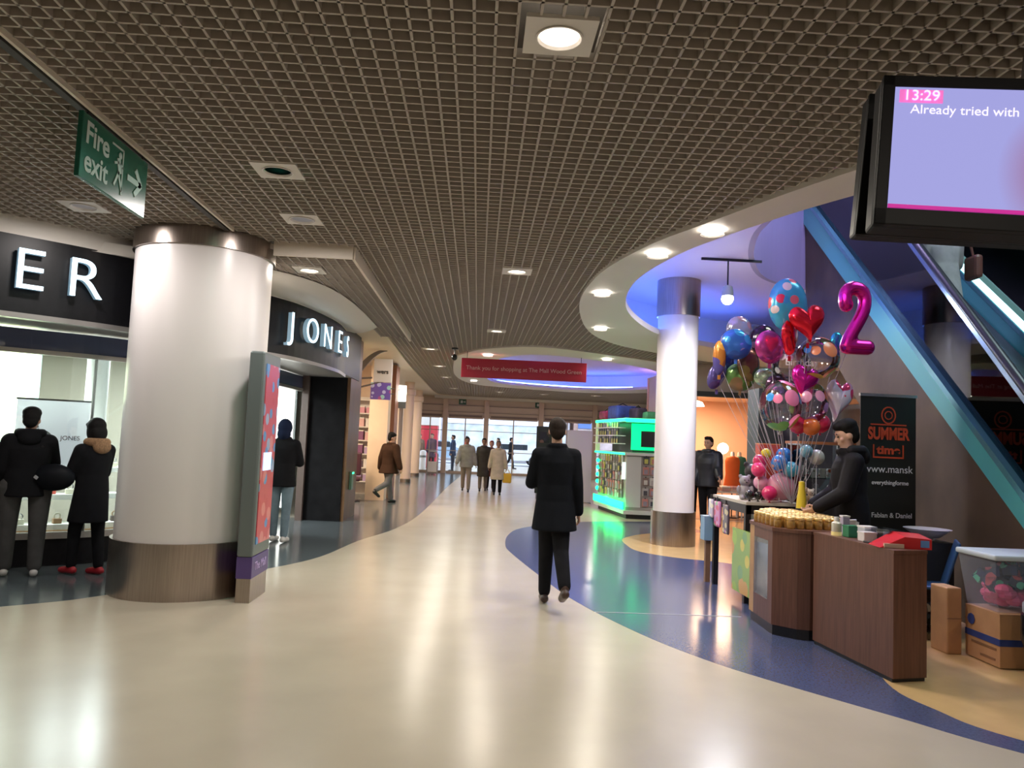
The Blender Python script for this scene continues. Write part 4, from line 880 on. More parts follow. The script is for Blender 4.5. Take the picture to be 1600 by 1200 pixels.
t = thing('pen', 'black pen lying along the front edge of the wooden counter', 'pen', (3.03, 5.78, .938), 1.9); obj('barrel', tube(B(), [(-.09, 0, 0), (.08, 0, 0)], .007), dark_m, t); obj('cap', tube(B(), [(-.09, 0, 0), (-.05, 0, 0)], .009), black_ink, t)
t = thing('papers', 'folded white leaflet standing in front of the seller', 'leaflet', (3.20, 6.50, .93), .4); obj('sheet', box(B(), (0, 0, .06), (.14, .01, .12), rot=Matrix.Rotation(.35, 4, 'X')), white_ink, t); obj('flap', box(B(), (.085, 0, .05), (.05, .012, .10), rot=Matrix.Rotation(.3, 4, 'Y')), white_ink, t)

# side table with hanging bags, poster board
t = thing('side_table', 'black-legged side table carrying small balloons at left end of stall', 'table', (3.17, 8.62, 0))
obj('tabletop', box(B(), (0, 0, 1.04), (.62, 1.15, .03)), mat('top_cream', (.55, .5, .42), .4), t)
for a in (-.28, .28):
    for b in (-.53, .53): obj('leg', box(B(), (a, b, .515), (.06, .06, 1.03)), dark_m, t)
obj('apron', box(B(), (0, 0, .98), (.60, 1.12, .10)), dark_m, t)
def bagthing(n, x, y, z, s, m_, lb, rz=0):
    t = thing(n, lb, 'bag', (x, y, z), rz); obj('pouch', box(B(), (0, 0, -s[2]/2), s, bev=.02), m_, t); obj('handle', tube(B(), [(-s[0]*.25, 0, 0), (-s[0]*.2, 0, .05), (s[0]*.2, 0, .05), (s[0]*.25, 0, 0)], .006, 6), dark_m, t)
bagthing('gift_bag', 2.86, 9.0, .99, (.03, .22, .30), spots('bagp1', (.65, .25, .5), [(.8, .3, .5), (.4, .2, .5), (.3, .6, .3), (.7, .1, .2)], 14, .45), 'pink and purple patterned gift bag hanging on the table end')
bagthing('gift_bag', 2.85, 9.22, 1.0, (.03, .16, .22), spots('bagp2', (.62, .55, .7), [(.7, .6, .8), (.4, .25, .5), (.9, .85, .7)], 14, .45), 'pale lilac printed gift bag at the far table corner')
bagthing('gift_bag', 2.87, 8.72, .98, (.03, .20, .34), spots('bagp3', (.12, .09, .12), [(.55, .2, .5), (.1, .45, .5), (.15, .1, .1), (.6, .5, .3)], 12, .4), 'dark printed gift bag hanging nearest the counter')
t = cartonthing('carton', (2.84, 9.30), (.14, .16, .28), mat('box_ltblue', (.25, .42, .58), .4), 'light blue carton at the far left end of the stall', z=.50); obj('stand', box(B(), (0, 0, -.25), (.06, .06, .5)), mat('stand_brown', (.25, .14, .08), .5), t)
t = thing('poster_board', 'green and yellow poster board leaning left of the faceted counter', 'poster', (2.84, 8.1, .38), 0); obj('board', box(B(), (0, 0, .05), (.02, .55, .66)), spots('poster_green', (.25, .42, .06), [(.3, .5, .05), (.65, .55, .05), (.15, .35, .1), (.6, .3, .05)], 5, .45), t); obj('prop_leg', box(B(), (.05, 0, -.15), (.02, .1, .46)), dark_m, t)

# glass display case on the stall
t = thing('display_case', 'glass display case with orange wood frame on the stall', 'display case', (3.78, 8.35, 0))
obj('cupboard', box(B(), (0, .0, .53), (.56, .38, 1.02)), mat('cup_dark', (.05, .04, .04), .5), t)
obj('frame', box(B(), (0, 0, 1.71), (.62, .40, .028)), mat('case_orange', (.48, .17, .06), .4), t)
for a in (-.29, .29):
    for b in (-.18, .18): obj('post', box(B(), (a, b, 1.38), (.02, .02, .66)), mat('post_alu', (.45, .45, .45), .3, .8), t)
for z_ in (1.06, 1.33): obj('shelf', box(B(), (0, 0, z_), (.57, .36, .012)), glass('shelf_glass', (.7, .85, .8), .1), t)
f = B(); box(f, (0, -.185, 1.38), (.56, .006, .63)); box(f, (-.29, 0, 1.38), (.006, .34, .63)); obj('pane', f, glass_m, t)
def mug(x, y, z, m_, lb):
    t = thing('mug', lb, 'mug', (x, y, z)); obj('cup', lathe(B(), [(.038, 0), (.04, .01), (.04, .10), (.036, .10), (.034, .015), (0, .015)], 18), m_, t, True); obj('handle', tube(B(), [(.038, 0, .08), (.065, 0, .075), (.068, 0, .04), (.038, 0, .02)], .007, 8), m_, t, True)
mg = spots('mug_print', (.75, .75, .75), [(.5, .05, .06), (.5, .35, .3), (.3, .25, .2), (.75, .75, .75)], 22, .3)
mug(3.56, 8.28, 1.336, mg, 'printed white mug at left of the case shelf'); mug(3.68, 8.25, 1.336, mg, 'printed white mug in middle of the case shelf'); mug(3.77, 8.27, 1.336, white_m, 'plain white mug in the glass case'); mug(3.87, 8.28, 1.336, spots('mugb', (.7, .7, .75), [(.1, .15, .4), (.5, .1, .05)], 20, .4), 'mug with blue and red print right in the case')
def plush(x, y, z, s, m_, lb, ears=True, n='plush_toy'):
    t = thing(n, lb, 'toy', (x, y, z)); b = B(); ell(b, (0, 0, .35*s), (.30*s, .26*s, .34*s)); ell(b, (0, -.03*s, .85*s), (.26*s, .24*s, .24*s))
    for q in (-1, 1):
        ell(b, (q*.30*s, -.08*s, .45*s), (.10*s, .10*s, .20*s)); ell(b, (q*.18*s, -.20*s, .10*s), (.12*s, .20*s, .11*s))
        if ears: ell(b, (q*.20*s, 0, 1.06*s), (.10*s, .05*s, .10*s))
    remeshed('body', b, m_, t, .03*s); b = B(); 
    for q in (-1, 1): ell(b, (q*.09*s, -.26*s, .90*s), (.025*s, .025*s, .03*s), 8, 6)
    ell(b, (0, -.28*s, .80*s), (.04*s, .03*s, .03*s), 8, 6); obj('face', b, black_ink, t, True)
plush(3.45, 8.0, 1.055, .16, mat('plush_tan', (.70, .42, .25), .9, noise=.1, nscale=40), 'tan teddy bear lying left in front of the case')
plush(3.55, 8.05, 1.055, .15, mat('plush_cream', (.75, .6, .5), .9, noise=.1, nscale=40), 'cream teddy bear beside the tan one')
plush(3.68, 8.55, 1.73, .12, white_m, 'white teddy on top of the glass case') if False else None
plush(3.55, 8.4, 1.336, .20, mat('plush_white', (.75, .72, .66), .9), 'white soft toy inside glass case upper shelf')
plush(3.18, 8.62, 1.056, .0, white_m, 'x') if False else None
t = thing('carrier_bag', 'crumpled grey-white plastic bag on the stall behind the jars', 'bag', (3.68, 8.0, 1.055)); b = B(); ell(b, (0, 0, .06), (.10, .08, .07)); ell(b, (.05, 0, .10), (.06, .05, .07)); 
for v in b.verts: v.co += Vector((random.uniform(-.012, .012), random.uniform(-.012, .012), random.uniform(-.012, .012)))
obj('pouch', b, mat('bag_white', (.6, .62, .66), .3), t); obj('knot', ell(B(), (.05, 0, .19), (.03, .02, .03), 8, 6), mat('bag_white'), t)
t = thing('sauce_bottle', 'yellow cone-shaped bottle in front of the seller', 'bottle', (3.42, 6.98, .93)) if False else thing('yellow_bottle', 'tall yellow bottle with dark label in front of the seller', 'bottle', (3.24, 7.55, .93))
obj('body', lathe(B(), [(.055, 0), (.055, .10), (.045, .22), (.03, .32), (.03, .38), (0, .39)], 18), mat('yellow_pl', (.62, .48, .04), .35), t, True); obj('label', lathe(B(), [(.057, .04), (.057, .12)], 18), black_ink, t, True)

# ---- small balloons and toys on side table
def ballthing(n, p, r, m_, lb, cat='balloon', sz=1.0):
    t = thing(n, lb, cat, p); obj('bladder', ell(B(), (0, 0, 0), (r, r, r*sz), 20, 12), m_, t, True); obj('knot', lathe(B(), [(.0, -r*sz+.004), (.010, -r*sz-.008), (.014, -r*sz-.018), (0, -r*sz-.018)], 8), m_, t); return t
def lat(name, c=(.5, .5, .5)): return mat('latex_'+name, c, .18, coat=.4)
TB = 1.056
for p, r, c, nm, lb in [((2.93, 8.15, TB+.07), .05, (.01, .01, .01), 'black', 'left small black balloon on the table corner'), ((3.03, 8.17, TB+.065), .045, (.012, .012, .012), 'black2', 'right small black balloon beside the magenta one'),
        ((3.12, 8.08, TB+.10), .08, (.65, .02, .14), 'mag', 'round magenta balloon by the two black ones'), ((3.30, 8.22, TB+.17), .15, (.70, .30, .40), 'pk', 'large pale pink balloon on the side table'),
        ((3.10, 8.28, TB+.20), .08, (.75, .35, .50), 'pk2', 'pink balloon just above the magenta ball'), ((3.05, 8.22, TB+.34), .08, (.75, .04, .16), 'red', 'hot pink balloon figure left of the blue ones'), ((3.09, 8.3, TB+.43), .075, (.6, .03, .12), 'rd2', 'crimson balloon under the yellow one'),
        ((3.16, 8.3, TB+.52), .055, (.80, .60, .03), 'ylw', 'small yellow balloon above the crimson one'), ((3.25, 8.15, TB+.42), .09, (.05, .22, .55), 'bl', 'blue balloon with dark prints in the toy cluster'), ((3.36, 8.12, TB+.36), .085, (.06, .36, .50), 'tl', 'teal blue balloon in the toy cluster'),
        ((3.40, 8.4, TB+.50), .09, (.05, .18, .50), 'bl2', 'blue balloon higher behind the teal one'), ((3.52, 8.10, TB+.56), .07, (.20, .42, .50), 'tl2', 'slate teal balloon in front of the glass case'), ((3.64, 8.12, TB+.50), .085, (.62, .58, .50), 'wh', 'cream round balloon in front of the glass case')]:
    m_ = spots('blp', (.04, .20, .55), [(.5, .05, .08), (.1, .1, .3), (.6, .3, .2)], 16, .3, rough=.2) if nm in ('bl', 'bl2') else lat(nm, c)
    t = ballthing('balloon', p, r, m_, lb); obj('stick', tube(B(), [(0, 0, -r), (0, 0, TB-p[2])], .004, 6), white_m, t)
for p, lb in [((2.98, 8.45, TB), 'small black and white figurine at left of the toys'), ((3.12, 8.6, TB+.0), 'dark headed figurine with pink cap behind balloons')]:
    plush(p[0], p[1], p[2], .24 if 'left' in lb else .36, mat('fig_'+lb[:5], (.30, .28, .30) if 'left' in lb else (.03, .02, .025), .5), lb, n='figurine')
t = cartonthing('carton', (3.30, 8.62), (.24, .14, .62), mat('box_red', (.62, .08, .05), .4), 'tall red and orange box behind the balloons', z=TB, lid=mat('box_orange', (.8, .3, .12), .4))

# ---- BALLOON CLUSTER
def string(t, p, anchor=(3.33, 8.0, 1.06)):
    a = Vector(anchor)-Vector(p); pts = [Vector((0, 0, -.05))+a*s+Vector((0, 0, .05*s-.10*math.sin(PI*s))) for s in [k/8 for k in range(9)]]
    obj('string', tube(B(), pts, .0025, 5), mat('ribbon', (.6, .55, .6), .4), t)
def foil_outline(kind, n=64):
    if kind == 'round': return [(math.cos(2*PI*k/n), math.sin(2*PI*k/n)) for k in range(n)]
    if kind == 'heart':
        o = []
        for k in range(n): a = 2*PI*k/n; o.append((16*math.sin(a)**3/17, (13*math.cos(a)-5*math.cos(2*a)-2*math.cos(3*a)-math.cos(4*a)+2.5)/15))
        return o[::-1]
    if kind == 'star': return [((1.0 if k % 2 == 0 else .62)*math.sin(2*PI*k/10), (1.0 if k % 2 == 0 else .62)*math.cos(2*PI*k/10)) for k in range(10)]
def pillow(outline, sx, sz, depth, crinkle=.03):
    """foil balloon: two inflated faces meeting in a seam; y = thickness"""
    bm = B(); n = len(outline); L = 7; front = []; 
    seam = [bm.verts.new((x*sx, 0, z*sz)) for x, z in outline]
    for side in (-1, 1):
        prev = seam
        for l in range(1, L):
            s = 1-l/L; h = depth*math.sqrt(max(0, 1-s**2.4)); row = []
            for k, (x, z) in enumerate(outline):
                cr = 1+crinkle*math.sin(k*2.1+side)*s**3; row.append(bm.verts.new((x*sx*s, side*h*cr, z*sz*s)))
            for k in range(n): bm.faces.new((prev[k], prev[(k+1) % n], row[(k+1) % n], row[k]))
            prev = row
        c = bm.verts.new((0, side*depth, 0))
        for k in range(n): bm.faces.new((prev[k], prev[(k+1) % n], c))
    return bm
def foil(p, rx, rz_, kind, m_, lb, yaw=0, roll=0, depth=None, n='foil_balloon'):
    t = thing(n, lb, 'balloon', p); b = pillow(foil_outline(kind), rx/max(.25, abs(math.cos(yaw))) if abs(yaw) > .1 else rx, rz_, depth or .36*rz_)
    bmesh.ops.transform(b, matrix=Matrix.Rotation(yaw, 4, 'Z') @ Matrix.Rotation(roll, 4, 'Y'), verts=b.verts[:])
    obj('body', b, m_, t, True); obj('tail', box(B(), (0, 0, -rz_-.02), (.03, .004, .05)), m_, t); string(t, p); return t
def fm(n_, c=(.5,.5,.5), r=.2): return mat('foil_'+n_, c, r, .75, noise=.12, nscale=5, bump=.25)
foil((3.05, 7.5, 3.07), .20, .27, 'round', spots('foilprint', (.05, .32, .50), [(.62, .03, .08), (.65, .12, .15), (.05, .25, .55), (.75, .6, .6), (.05, .35, .55)], 9, .42, .3, .25), 'large teal and red printed foil balloon at top of cluster')
foil((3.17, 7.3, 2.85), .19, .19, 'heart', fm('red', (.75, .015, .035)), 'big red foil heart balloon below the printed round one', roll=-.15)
foil((3.04, 7.42, 2.72), .10, .18, 'heart', fm('red'), 'second red foil heart turned side-on', yaw=.9)
foil((2.91, 7.6, 2.65), .17, .17, 'round', fm('pinkp', (.60, .08, .35)), 'pink and purple round foil balloon at left of middle', yaw=.3)
foil((3.22, 7.5, 2.30), .15, .17, 'heart', fm('magenta', (.72, .02, .36)), 'magenta foil heart in the middle among clear balloons', roll=.3)
foil((3.62, 7.6, 2.13), .15, .22, 'heart', spots('wh_heart', (.75, .68, .82), [(.75, .05, .15), (.8, .4, .5), (.75, .7, .85)], 6, .5, .3, .2), 'lilac white foil heart with red print above the seller', roll=.2)
foil((3.70, 7.8, 2.77), .07, .10, 'round', fm('cyan', (.05, .45, .60)), 'small cyan foil balloon peeping beside the magenta number')
foil((3.44, 7.9, 2.22), .10, .15, 'heart', fm('darkred', (.40, .01, .06)), 'dark red foil balloon behind the clear middle ones')
foil((3.06, 7.8, 2.28), .11, .11, 'round', fm('dk', (.10, .05, .09)), 'small dark foil balloon between the two clear spheres')
foil((3.29, 7.95, 2.23), .10, .10, 'round', fm('dk'), 'small dark foil balloon hidden behind the magenta heart')
# left group
foil((2.73, 8.0, 2.88), .14, .14, 'round', spots('clearish', (.35, .35, .50), [(.5, .3, .35), (.45, .5, .6), (.2, .3, .6)], 8, .5, .5, .15), 'silver lilac foil balloon on top of the left bunch')
foil((2.63, 7.8, 2.69), .17, .16, 'round', spots('bluep', (.04, .14, .50), [(.05, .3, .65), (.3, .25, .5), (.04, .1, .4)], 8, .5, .5, .2), 'bright blue foil balloon in the left bunch')
foil((3.00, 8.0, 2.77), .15, .17, 'round', spots('darkp', (.03, .02, .05), [(.25, .2, .15), (.1, .02, .1), (.15, .1, .2)], 10, .35, .5, .15), 'black purple printed foil balloon right of the blue one')
foil((2.46, 7.8, 2.54), .07, .18, 'round', spots('orangep', (.45, .17, .03), [(.7, .35, .05), (.3, .1, .05), (.1, .08, .3)], 8, .5, .4, .25), 'orange foil balloon seen edge-on at far left of bunch', depth=.05)
foil((2.50, 8.0, 2.38), .09, .16, 'round', spots('violetp', (.10, .08, .28), [(.15, .1, .45), (.3, .3, .5), (.1, .05, .2)], 8, .5, .5, .2), 'violet blue foil balloon hanging lowest at far left', roll=.4)
foil((2.75, 8.0, 2.37), .16, .15, 'round', spots('greenp', (.14, .30, .08), [(.2, .4, .1), (.1, .2, .05), (.3, .2, .1)], 6, .5, .4, .2), 'green foil balloon at bottom of the left bunch')
foil((2.82, 7.95, 2.50), .12, .18, 'round', spots('brownp', (.12, .05, .04), [(.3, .1, .05), (.05, .08, .05), (.2, .15, .05)], 6, .5, .5, .2), 'brown dark printed foil balloon in middle of left bunch')
foil((2.67, 8.15, 2.55), .14, .18, 'round', fm('navy', (.03, .05, .22)), 'navy foil balloon behind the blue one')
foil((2.98, 7.9, 2.37), .12, .10, 'round', fm('palegreen', (.45, .60, .42)), 'pale green foil balloon between the two bunches')
# clear bubbles
def bubble(p, rx, rz_, cols, lb, sc_=5, thr=.42):
    nm = 'bub'+lb[:9]+str(p[2]); t = thing('bubble_balloon', lb, 'balloon', p)
    obj('skin', ell(B(), (0, 0, 0), (rx, rx, rz_), 28, 18), spots(nm, (.8, .8, .8), cols, sc_, thr, rough=.25, clear=True), t, True)
    obj('tail', lathe(B(), [(.012, -rz_+.002), (.02, -rz_-.03), (.006, -rz_-.04)], 10), mat('tail_cl', (.6, .55, .6), .3), t, True); string(t, p)
C1 = [(.75, .2, .1), (.05, .2, .6), (.7, .5, .1), (.2, .5, .2), (.75, .3, .5)]
bubble((3.36, 7.5, 2.55), .21, .21, [(.05, .2, .6), (.75, .25, .1), (.3, .5, .1), (.7, .5, .1)], 'clear bubble balloon with blue and orange print under the red heart', 4.5, .40)
bubble((2.95, 7.4, 2.05), .20, .25, [(.03, .25, .6), (.75, .2, .35), (.7, .4, .1), (.2, .5, .15)], 'large clear bubble balloon at left with blue and pink prints', 4.5, .42)
bubble((3.31, 7.6, 2.10), .20, .23, [(.8, .25, .08), (.7, .3, .45), (.3, .45, .1), (.45, .2, .5)], 'clear bubble balloon in the centre with orange flower prints', 6, .36)
bubble((3.20, 7.75, 2.50), .19, .19, [(.75, .7, .8), (.6, .3, .5), (.7, .7, .7)], 'clear bubble balloon with white birthday wording at centre left', 7, .26)
t = ballthing('balloon', (3.20, 7.56, 1.87), .09, lat('crim', (.60, .02, .08)), 'crimson balloon below the clear ones, left'); string(t, (3.20, 7.56, 1.87))
t = ballthing('balloon', (3.30, 7.5, 1.86), .09, lat('or', (.75, .18, .04)), 'orange red balloon between two crimson ones'); string(t, (3.30, 7.5, 1.86))
t = ballthing('balloon', (3.43, 7.58, 1.90), .10, lat('crim'), 'crimson balloon below the clear ones, right'); string(t, (3.43, 7.58, 1.90))
text('lettering', 'Birthday', .10, white_ink, bpy.data.objects['bubble_balloon.003'], (.02, -.20, .0), (PI/2, 0, 0), .001)
# number 2 foil balloon
t = thing('number_balloon', 'magenta foil balloon in the shape of the number 2', 'balloon', (3.78, 7.55, 2.97))
two = spline([(-.145, 0, .16), (-.135, 0, .27), (-.04, 0, .315), (.07, 0, .28), (.10, 0, .17), (.065, 0, .05), (-.02, 0, -.09), (-.10, 0, -.215), (-.12, 0, -.27)], 5)
b = B(); 
for a_, c_ in zip(two, two[1:]): cap(b, a_, c_, .075, .075, 12)
cap(b, (-.125, 0, -.285), (.145, 0, -.285), .078, .078, 12); ell(b, (-.13, 0, .14), (.082, .075, .075))
o = remeshed('body', b, mat('foil_mag2', (.72, .015, .27), .24, .75, noise=.1, nscale=5, bump=.5), t, .018, 3); o.scale = (.84, 1, 1)
string(t, (3.78, 7.55, 2.6)); 

# ---- boxes, bin, chair at the right
t = thing('storage_box', 'clear plastic storage box full of pink and dark goods', 'storage box', (4.41, 6.12, 0), 0)
def taper(bm, w0, d0, w1, d1, z0, z1):
    a = [bm.verts.new((x*w0/2, y*d0/2, z0)) for x, y in ((-1, -1), (1, -1), (1, 1), (-1, 1))]; b = [bm.verts.new((x*w1/2, y*d1/2, z1)) for x, y in ((-1, -1), (1, -1), (1, 1), (-1, 1))]
    bm.faces.new(a[::-1]); bm.faces.new(b)
    for i in range(4): bm.faces.new((a[i], a[(i+1) % 4], b[(i+1) % 4], b[i]))
    return bm
obj('tub', taper(B(), .58, .38, .68, .46, .42, .82), mat('tub_plastic', (.55, .62, .78), .25, alpha=.24), t); obj('lid', box(B(), (0, 0, .845), (.72, .50, .045), bev=.015), mat('lid_pale', (.62, .70, .74), .35), t)
b = B()
for k in range(60): ell(b, (random.uniform(-.20, .20), random.uniform(-.12, .12), random.uniform(.46, .60)), (.07, .06, .045), 8, 6)
tag(obj('party_goods', b, mat('goods_pinkx', (.85, .10, .30), .5)), 'heap of bright pink party goods inside the clear storage box', 'party goods'); bpy.data.objects['party_goods'].location = (4.41, 6.12, 0); bpy.data.objects['party_goods']['kind'] = 'stuff'
b = B()
for k in range(46): box(b, (random.uniform(-.22, .22), random.uniform(-.13, .13), random.uniform(.60, .74)), (.13, .08, .10), rot=Matrix.Rotation(random.random()*3, 4, Vector((1, .5, .3))))
o = tag(obj('packaged_goods', b, spots('pkg', (.03, .04, .08), [(.03, .04, .1), (.04, .05, .12), (.5, .08, .1), (.1, .5, .35)], 12, .5)), 'dark blue packets piled in the clear storage box', 'packets'); o.location = (4.41, 6.12, 0); o['kind'] = 'stuff'
cbm = mat('cardboard', (.50, .28, .14), .7, noise=.06, nscale=10)
t = thing('cardboard_box', 'brown cardboard box with blue stripe under the clear storage box', 'box', (4.39, 6.08, 0), 0)
obj('carton', box(B(), (0, 0, .21), (.60, .42, .40)), cbm, t); obj('flap', box(B(), (0, 0, .413), (.60, .42, .008)), cbm, t)
for s_, o_ in ((-.305, 0), ):
    obj('stripe', box(B(), (-.302, 0, .20), (.004, .42, .05)), mat('stripe_blue', (.03, .06, .25), .5), t)
obj('stripe', box(B(), (0, -.212, .20), (.60, .004, .05)), MATS['stripe_blue'], t)
bm = B(); lathe(bm, [(0, 0), (.045, 0), (.045, .004), (0, .004)], 8); bmesh.ops.transform(bm, matrix=Matrix.Translation((-.303, .13, .31)) @ Matrix.Rotation(-PI/2, 4, 'Y'), verts=bm.verts[:]); obj('emblem', bm, MATS['stripe_blue'], t)
for z_, s_ in ((.14, .30), (.06, .18)): obj('print', box(B(), (-.302, -.02-(.30-s_)*.4, z_), (.003, s_, .018)), mat('print_brown', (.25, .13, .07), .6), t)
obj('tape', box(B(), (.29, -.213, .36), (.05, .004, .06)), mat('tape_grey', (.5, .5, .45), .3), t)
t = thing('cardboard_box', 'narrow upright cardboard box left of the striped one', 'box', (3.98, 6.38, 0), .05); obj('carton', box(B(), (0, 0, .27), (.13, .22, .54), bev=.012), cbm, t); obj('seam', box(B(), (0, -.112, .29), (.13, .003, .006)), MATS['print_brown'], t)
t = thing('waste_bin', 'grey waste bin with black bag at the right edge', 'bin', (4.22, 5.50, 0)); obj('body', lathe(B(), [(.14, 0), (.17, .40), (.18, .45)], 24), mat('bin_grey', (.22, .22, .24), .4), t, True)
b = lathe(B(), [(.16, .20), (.185, .30), (.19, .48), (.17, .50)], 24)
for v in b.verts: v.co += Vector((random.uniform(-.012, .012), random.uniform(-.012, .012), random.uniform(-.01, .01)))
obj('bag', b, mat('bag_black', (.01, .01, .012), .2), t, True); obj('lid', lathe(B(), [(.18, .50), (.18, .56), (.12, .63), (0, .65)], 24), mat('lid_grey', (.28, .30, .33), .35), t, True)
t = thing('plastic_chair', 'blue moulded plastic chair half hidden behind the wooden counter', 'chair', (4.12, 6.95, 0), -.5)
bl = mat('chair_blue', (.03, .09, .22), .35)
obj('seat', box(B(), (0, 0, .45), (.44, .42, .03), bev=.012), bl, t); b = B(); box(b, (.22, 0, .66), (.03, .42, .42), bev=.012, rot=Matrix.Rotation(.28, 4, 'Y')); obj('backrest', b, bl, t)
for a in (-.18, .18):
    for c in (-.17, .17): obj('leg', tube(B(), [(a, c, .44), (a*1.15, c*1.15, 0)], .012), dark_m, t)
t = thing('bowl', 'white plastic bowl on a dark stack behind the counter end', 'bowl', (4.31, 7.20, .84)); obj('dish', lathe(B(), [(.05, 0), (.10, .01), (.21, .09), (.20, .09), (.09, .02), (0, .015)], 28), mat('bowl_white', (.72, .68, .70), .3), t, True); obj('foot', lathe(B(), [(.06, -.02), (.05, 0)], 16), white_m, t)
cartonthing('crate', (4.31, 7.20), (.34, .30, .805), mat('crate_dark', (.03, .028, .03), .5), 'dark crate standing beneath the white bowl', z=0)
b = B(); 
for k in range(14): box(b, (random.uniform(-.13, .13), random.uniform(-.12, .12), random.uniform(.04, .30)), (.12, .08, .07), rot=Matrix.Rotation(random.random()*3, 4, Vector((1, .4, .2))))
o = tag(obj('clutter', b, spots('clut', (.03, .03, .03), [(.03, .03, .03), (.2, .15, .1), (.55, .5, .6), (.1, .12, .1)], 9, .5)), 'dark heap of odds and ends under the blue chair', 'clutter'); o.location = (4.05, 6.85, 0); o['kind'] = 'stuff'

# ================================================================== PEOPLE
skin = {'tan': mat('skin_tan', (.48, .27, .18), .5, noise=.06, nscale=12), 'fair': mat('skin_fair', (.62, .38, .28), .5, noise=.06, nscale=12), 'brown': mat('skin_brown', (.26, .14, .09), .5, noise=.06, nscale=12)}
hairb = mat('hair_black', (.008, .007, .007), .7, spec=.2, noise=.3, nscale=60, bump=.4)
hairg = mat('hair_brown', (.020, .013, .010), .75, spec=.2, noise=.3, nscale=60, bump=.4)
def cloth(n_, c, r=.9, spec=.12): return mat('cloth_'+n_, c, r, noise=.12, nscale=9, spec=spec, bump=.15)
V = Vector
def person(label, loc, rz, H=1.75, legs=((0, 0), (0, 0)), arms=((5, 6, 12, 0), (5, 6, 12, 0)), lean=0, head=(0, 0), top=None, hem=.52, bulk=.022, flare=.03,
           trousers=None, tb=.018, shoes=None, hair=None, hairstyle='short', sk='tan', hood=None, hoodm=None, vox=.014, collar=None, shoulders=1.0, skirt_back=0, spread=1.0):
    """legs: (hip flex, knee bend) deg left,right; arms: (shoulder flex, abduct, elbow, inward). Faces local +Y."""
    s = H/1.75; D = math.radians; t = thing('person', label, 'person', loc, rz)
    hipz = .92*s; J = {}
    for i, sd in enumerate((-1, 1)):
        a, k = map(D, legs[i]); h = V((sd*.092*s*spread, 0, 0)); kn = h+.44*s*V((sd*.006, math.sin(a), -math.cos(a))); an = kn+.41*s*V((0, math.sin(a-k), -math.cos(a-k)))
        ft = -(k*.75 if k > .3 else 0)
        if a < 0 and k <= .3: ft = -.35*abs(a)
        J[i] = (h, kn, an, ft)
    def foot(an, ft): return [an+s*V((0, -.045*math.cos(ft)+.05*math.sin(ft)*0, -.045)), an+s*V((0, .165*math.cos(ft), -.055+.165*math.sin(ft)))]
    low = min(min(foot(J[i][2], J[i][3])[q].z-.030*s for q in (0, 1)) for i in (0, 1))
    P = V((0, 0, -low)); ln = D(lean); S = V((0, math.sin(ln), math.cos(ln)))
    def sp(d, y=0, x=0): return P+S*(d*s)+V((x*s, y*s*math.cos(ln), -y*s*math.sin(ln)))
    A = {}
    for i, sd in enumerate((-1, 1)):
        f, ab, e, inn = map(D, arms[i]); sh = sp(.478, -.005, sd*.172*shoulders)
        d1 = V((sd*math.sin(ab), math.sin(f+ln)*math.cos(ab), -math.cos(f+ln)*math.cos(ab))); el = sh+.285*s*d1
        g = f+e+ln; d2 = V((sd*math.sin(ab)*math.cos(inn)-sd*math.sin(inn), math.sin(g)*math.cos(inn), -math.cos(g)*math.cos(inn))).normalized(); wr = el+.25*s*d2
        A[i] = (sh, el, wr, d2)
    hy, hp = D(head[0]), D(head[1]); HR = Matrix.Rotation(hy, 4, 'Z') @ Matrix.Rotation(hp-ln*.4, 4, 'X')
    hc = sp(.705, .01); 
    def hd(x, y, z): return hc+(HR @ V((x*s, y*s, z*s)))
    # ---- body (one continuous skin)
    b = B()
    loft(b, [(*(sp(z, y)), rx*s, ry*s)[:5] if False else (sp(z, y).x, sp(z, y).y, sp(z, y).z, rx*s, ry*s) for z, y, rx, ry in
             [(-.07, 0, .10, .09), (-.02, 0, .158, .108), (.06, 0, .155, .105), (.18, .005, .135, .095), (.30, .005, .150, .105), (.40, 0, .170, .108), (.48, -.005, .165, .092), (.53, -.01, .10, .07), (.56, -.01, .058, .058)]], 22)
    cap(b, sp(.50, -.005), sp(.63, .01), .057*s, .052*s)
    for i in (0, 1):
        h, kn, an, ft = J[i]; h, kn, an = h+P, kn+P, an+P
        cap(b, h, kn, .082*s, .054*s, 16); cap(b, kn, kn+(an-kn)*.35, .054*s, .056*s, 14); cap(b, kn+(an-kn)*.35, an, .056*s, .036*s, 14)
        q = foot(an, ft); cap(b, q[0], q[1], .034*s, .028*s)
        sh, el, wr, d2 = A[i]; sd = (-1, 1)[i]
        cap(b, sp(.485, 0, sd*.06), sh, .055*s, .052*s); cap(b, sh, el, .050*s, .037*s); cap(b, el, wr, .038*s, .026*s)
        # hand: palm, four fingers, thumb
        u = V((0, 1, 0))-d2*d2.y; u = u.normalized() if u.length > .15 else V((1, 0, 0)); nrm = d2.cross(u)*sd   # u across palm; nrm towards body
        p0 = wr+d2*.02*s; p1 = wr+d2*.085*s
        for w_ in (-.020, -.007, .007, .020): cap(b, p0+u*w_*s*.7, p1+u*w_*s, .014*s, .0125*s, 8)
        for w_, L_ in ((-.027, .062), (-.009, .072), (.009, .076), (.027, .068)):
            k0 = p1+u*w_*s; k1 = k0+(d2*.8-nrm*.35*1)*L_*.55*s; k2 = k1+(d2*.45-nrm*.8)*L_*.45*s
            cap(b, k0, k1, .0095*s, .0085*s, 8); cap(b, k1, k2, .0085*s, .0075*s, 8)
        m0 = wr+d2*.03*s+u*.024*s; m1 = m0+(d2*.6+u*.75)*.045*s; cap(b, m0, m1, .012*s, .010*s, 8); cap(b, m1, m1+(d2*.9-nrm*.3)*.032*s, .010*s, .008*s, 8)
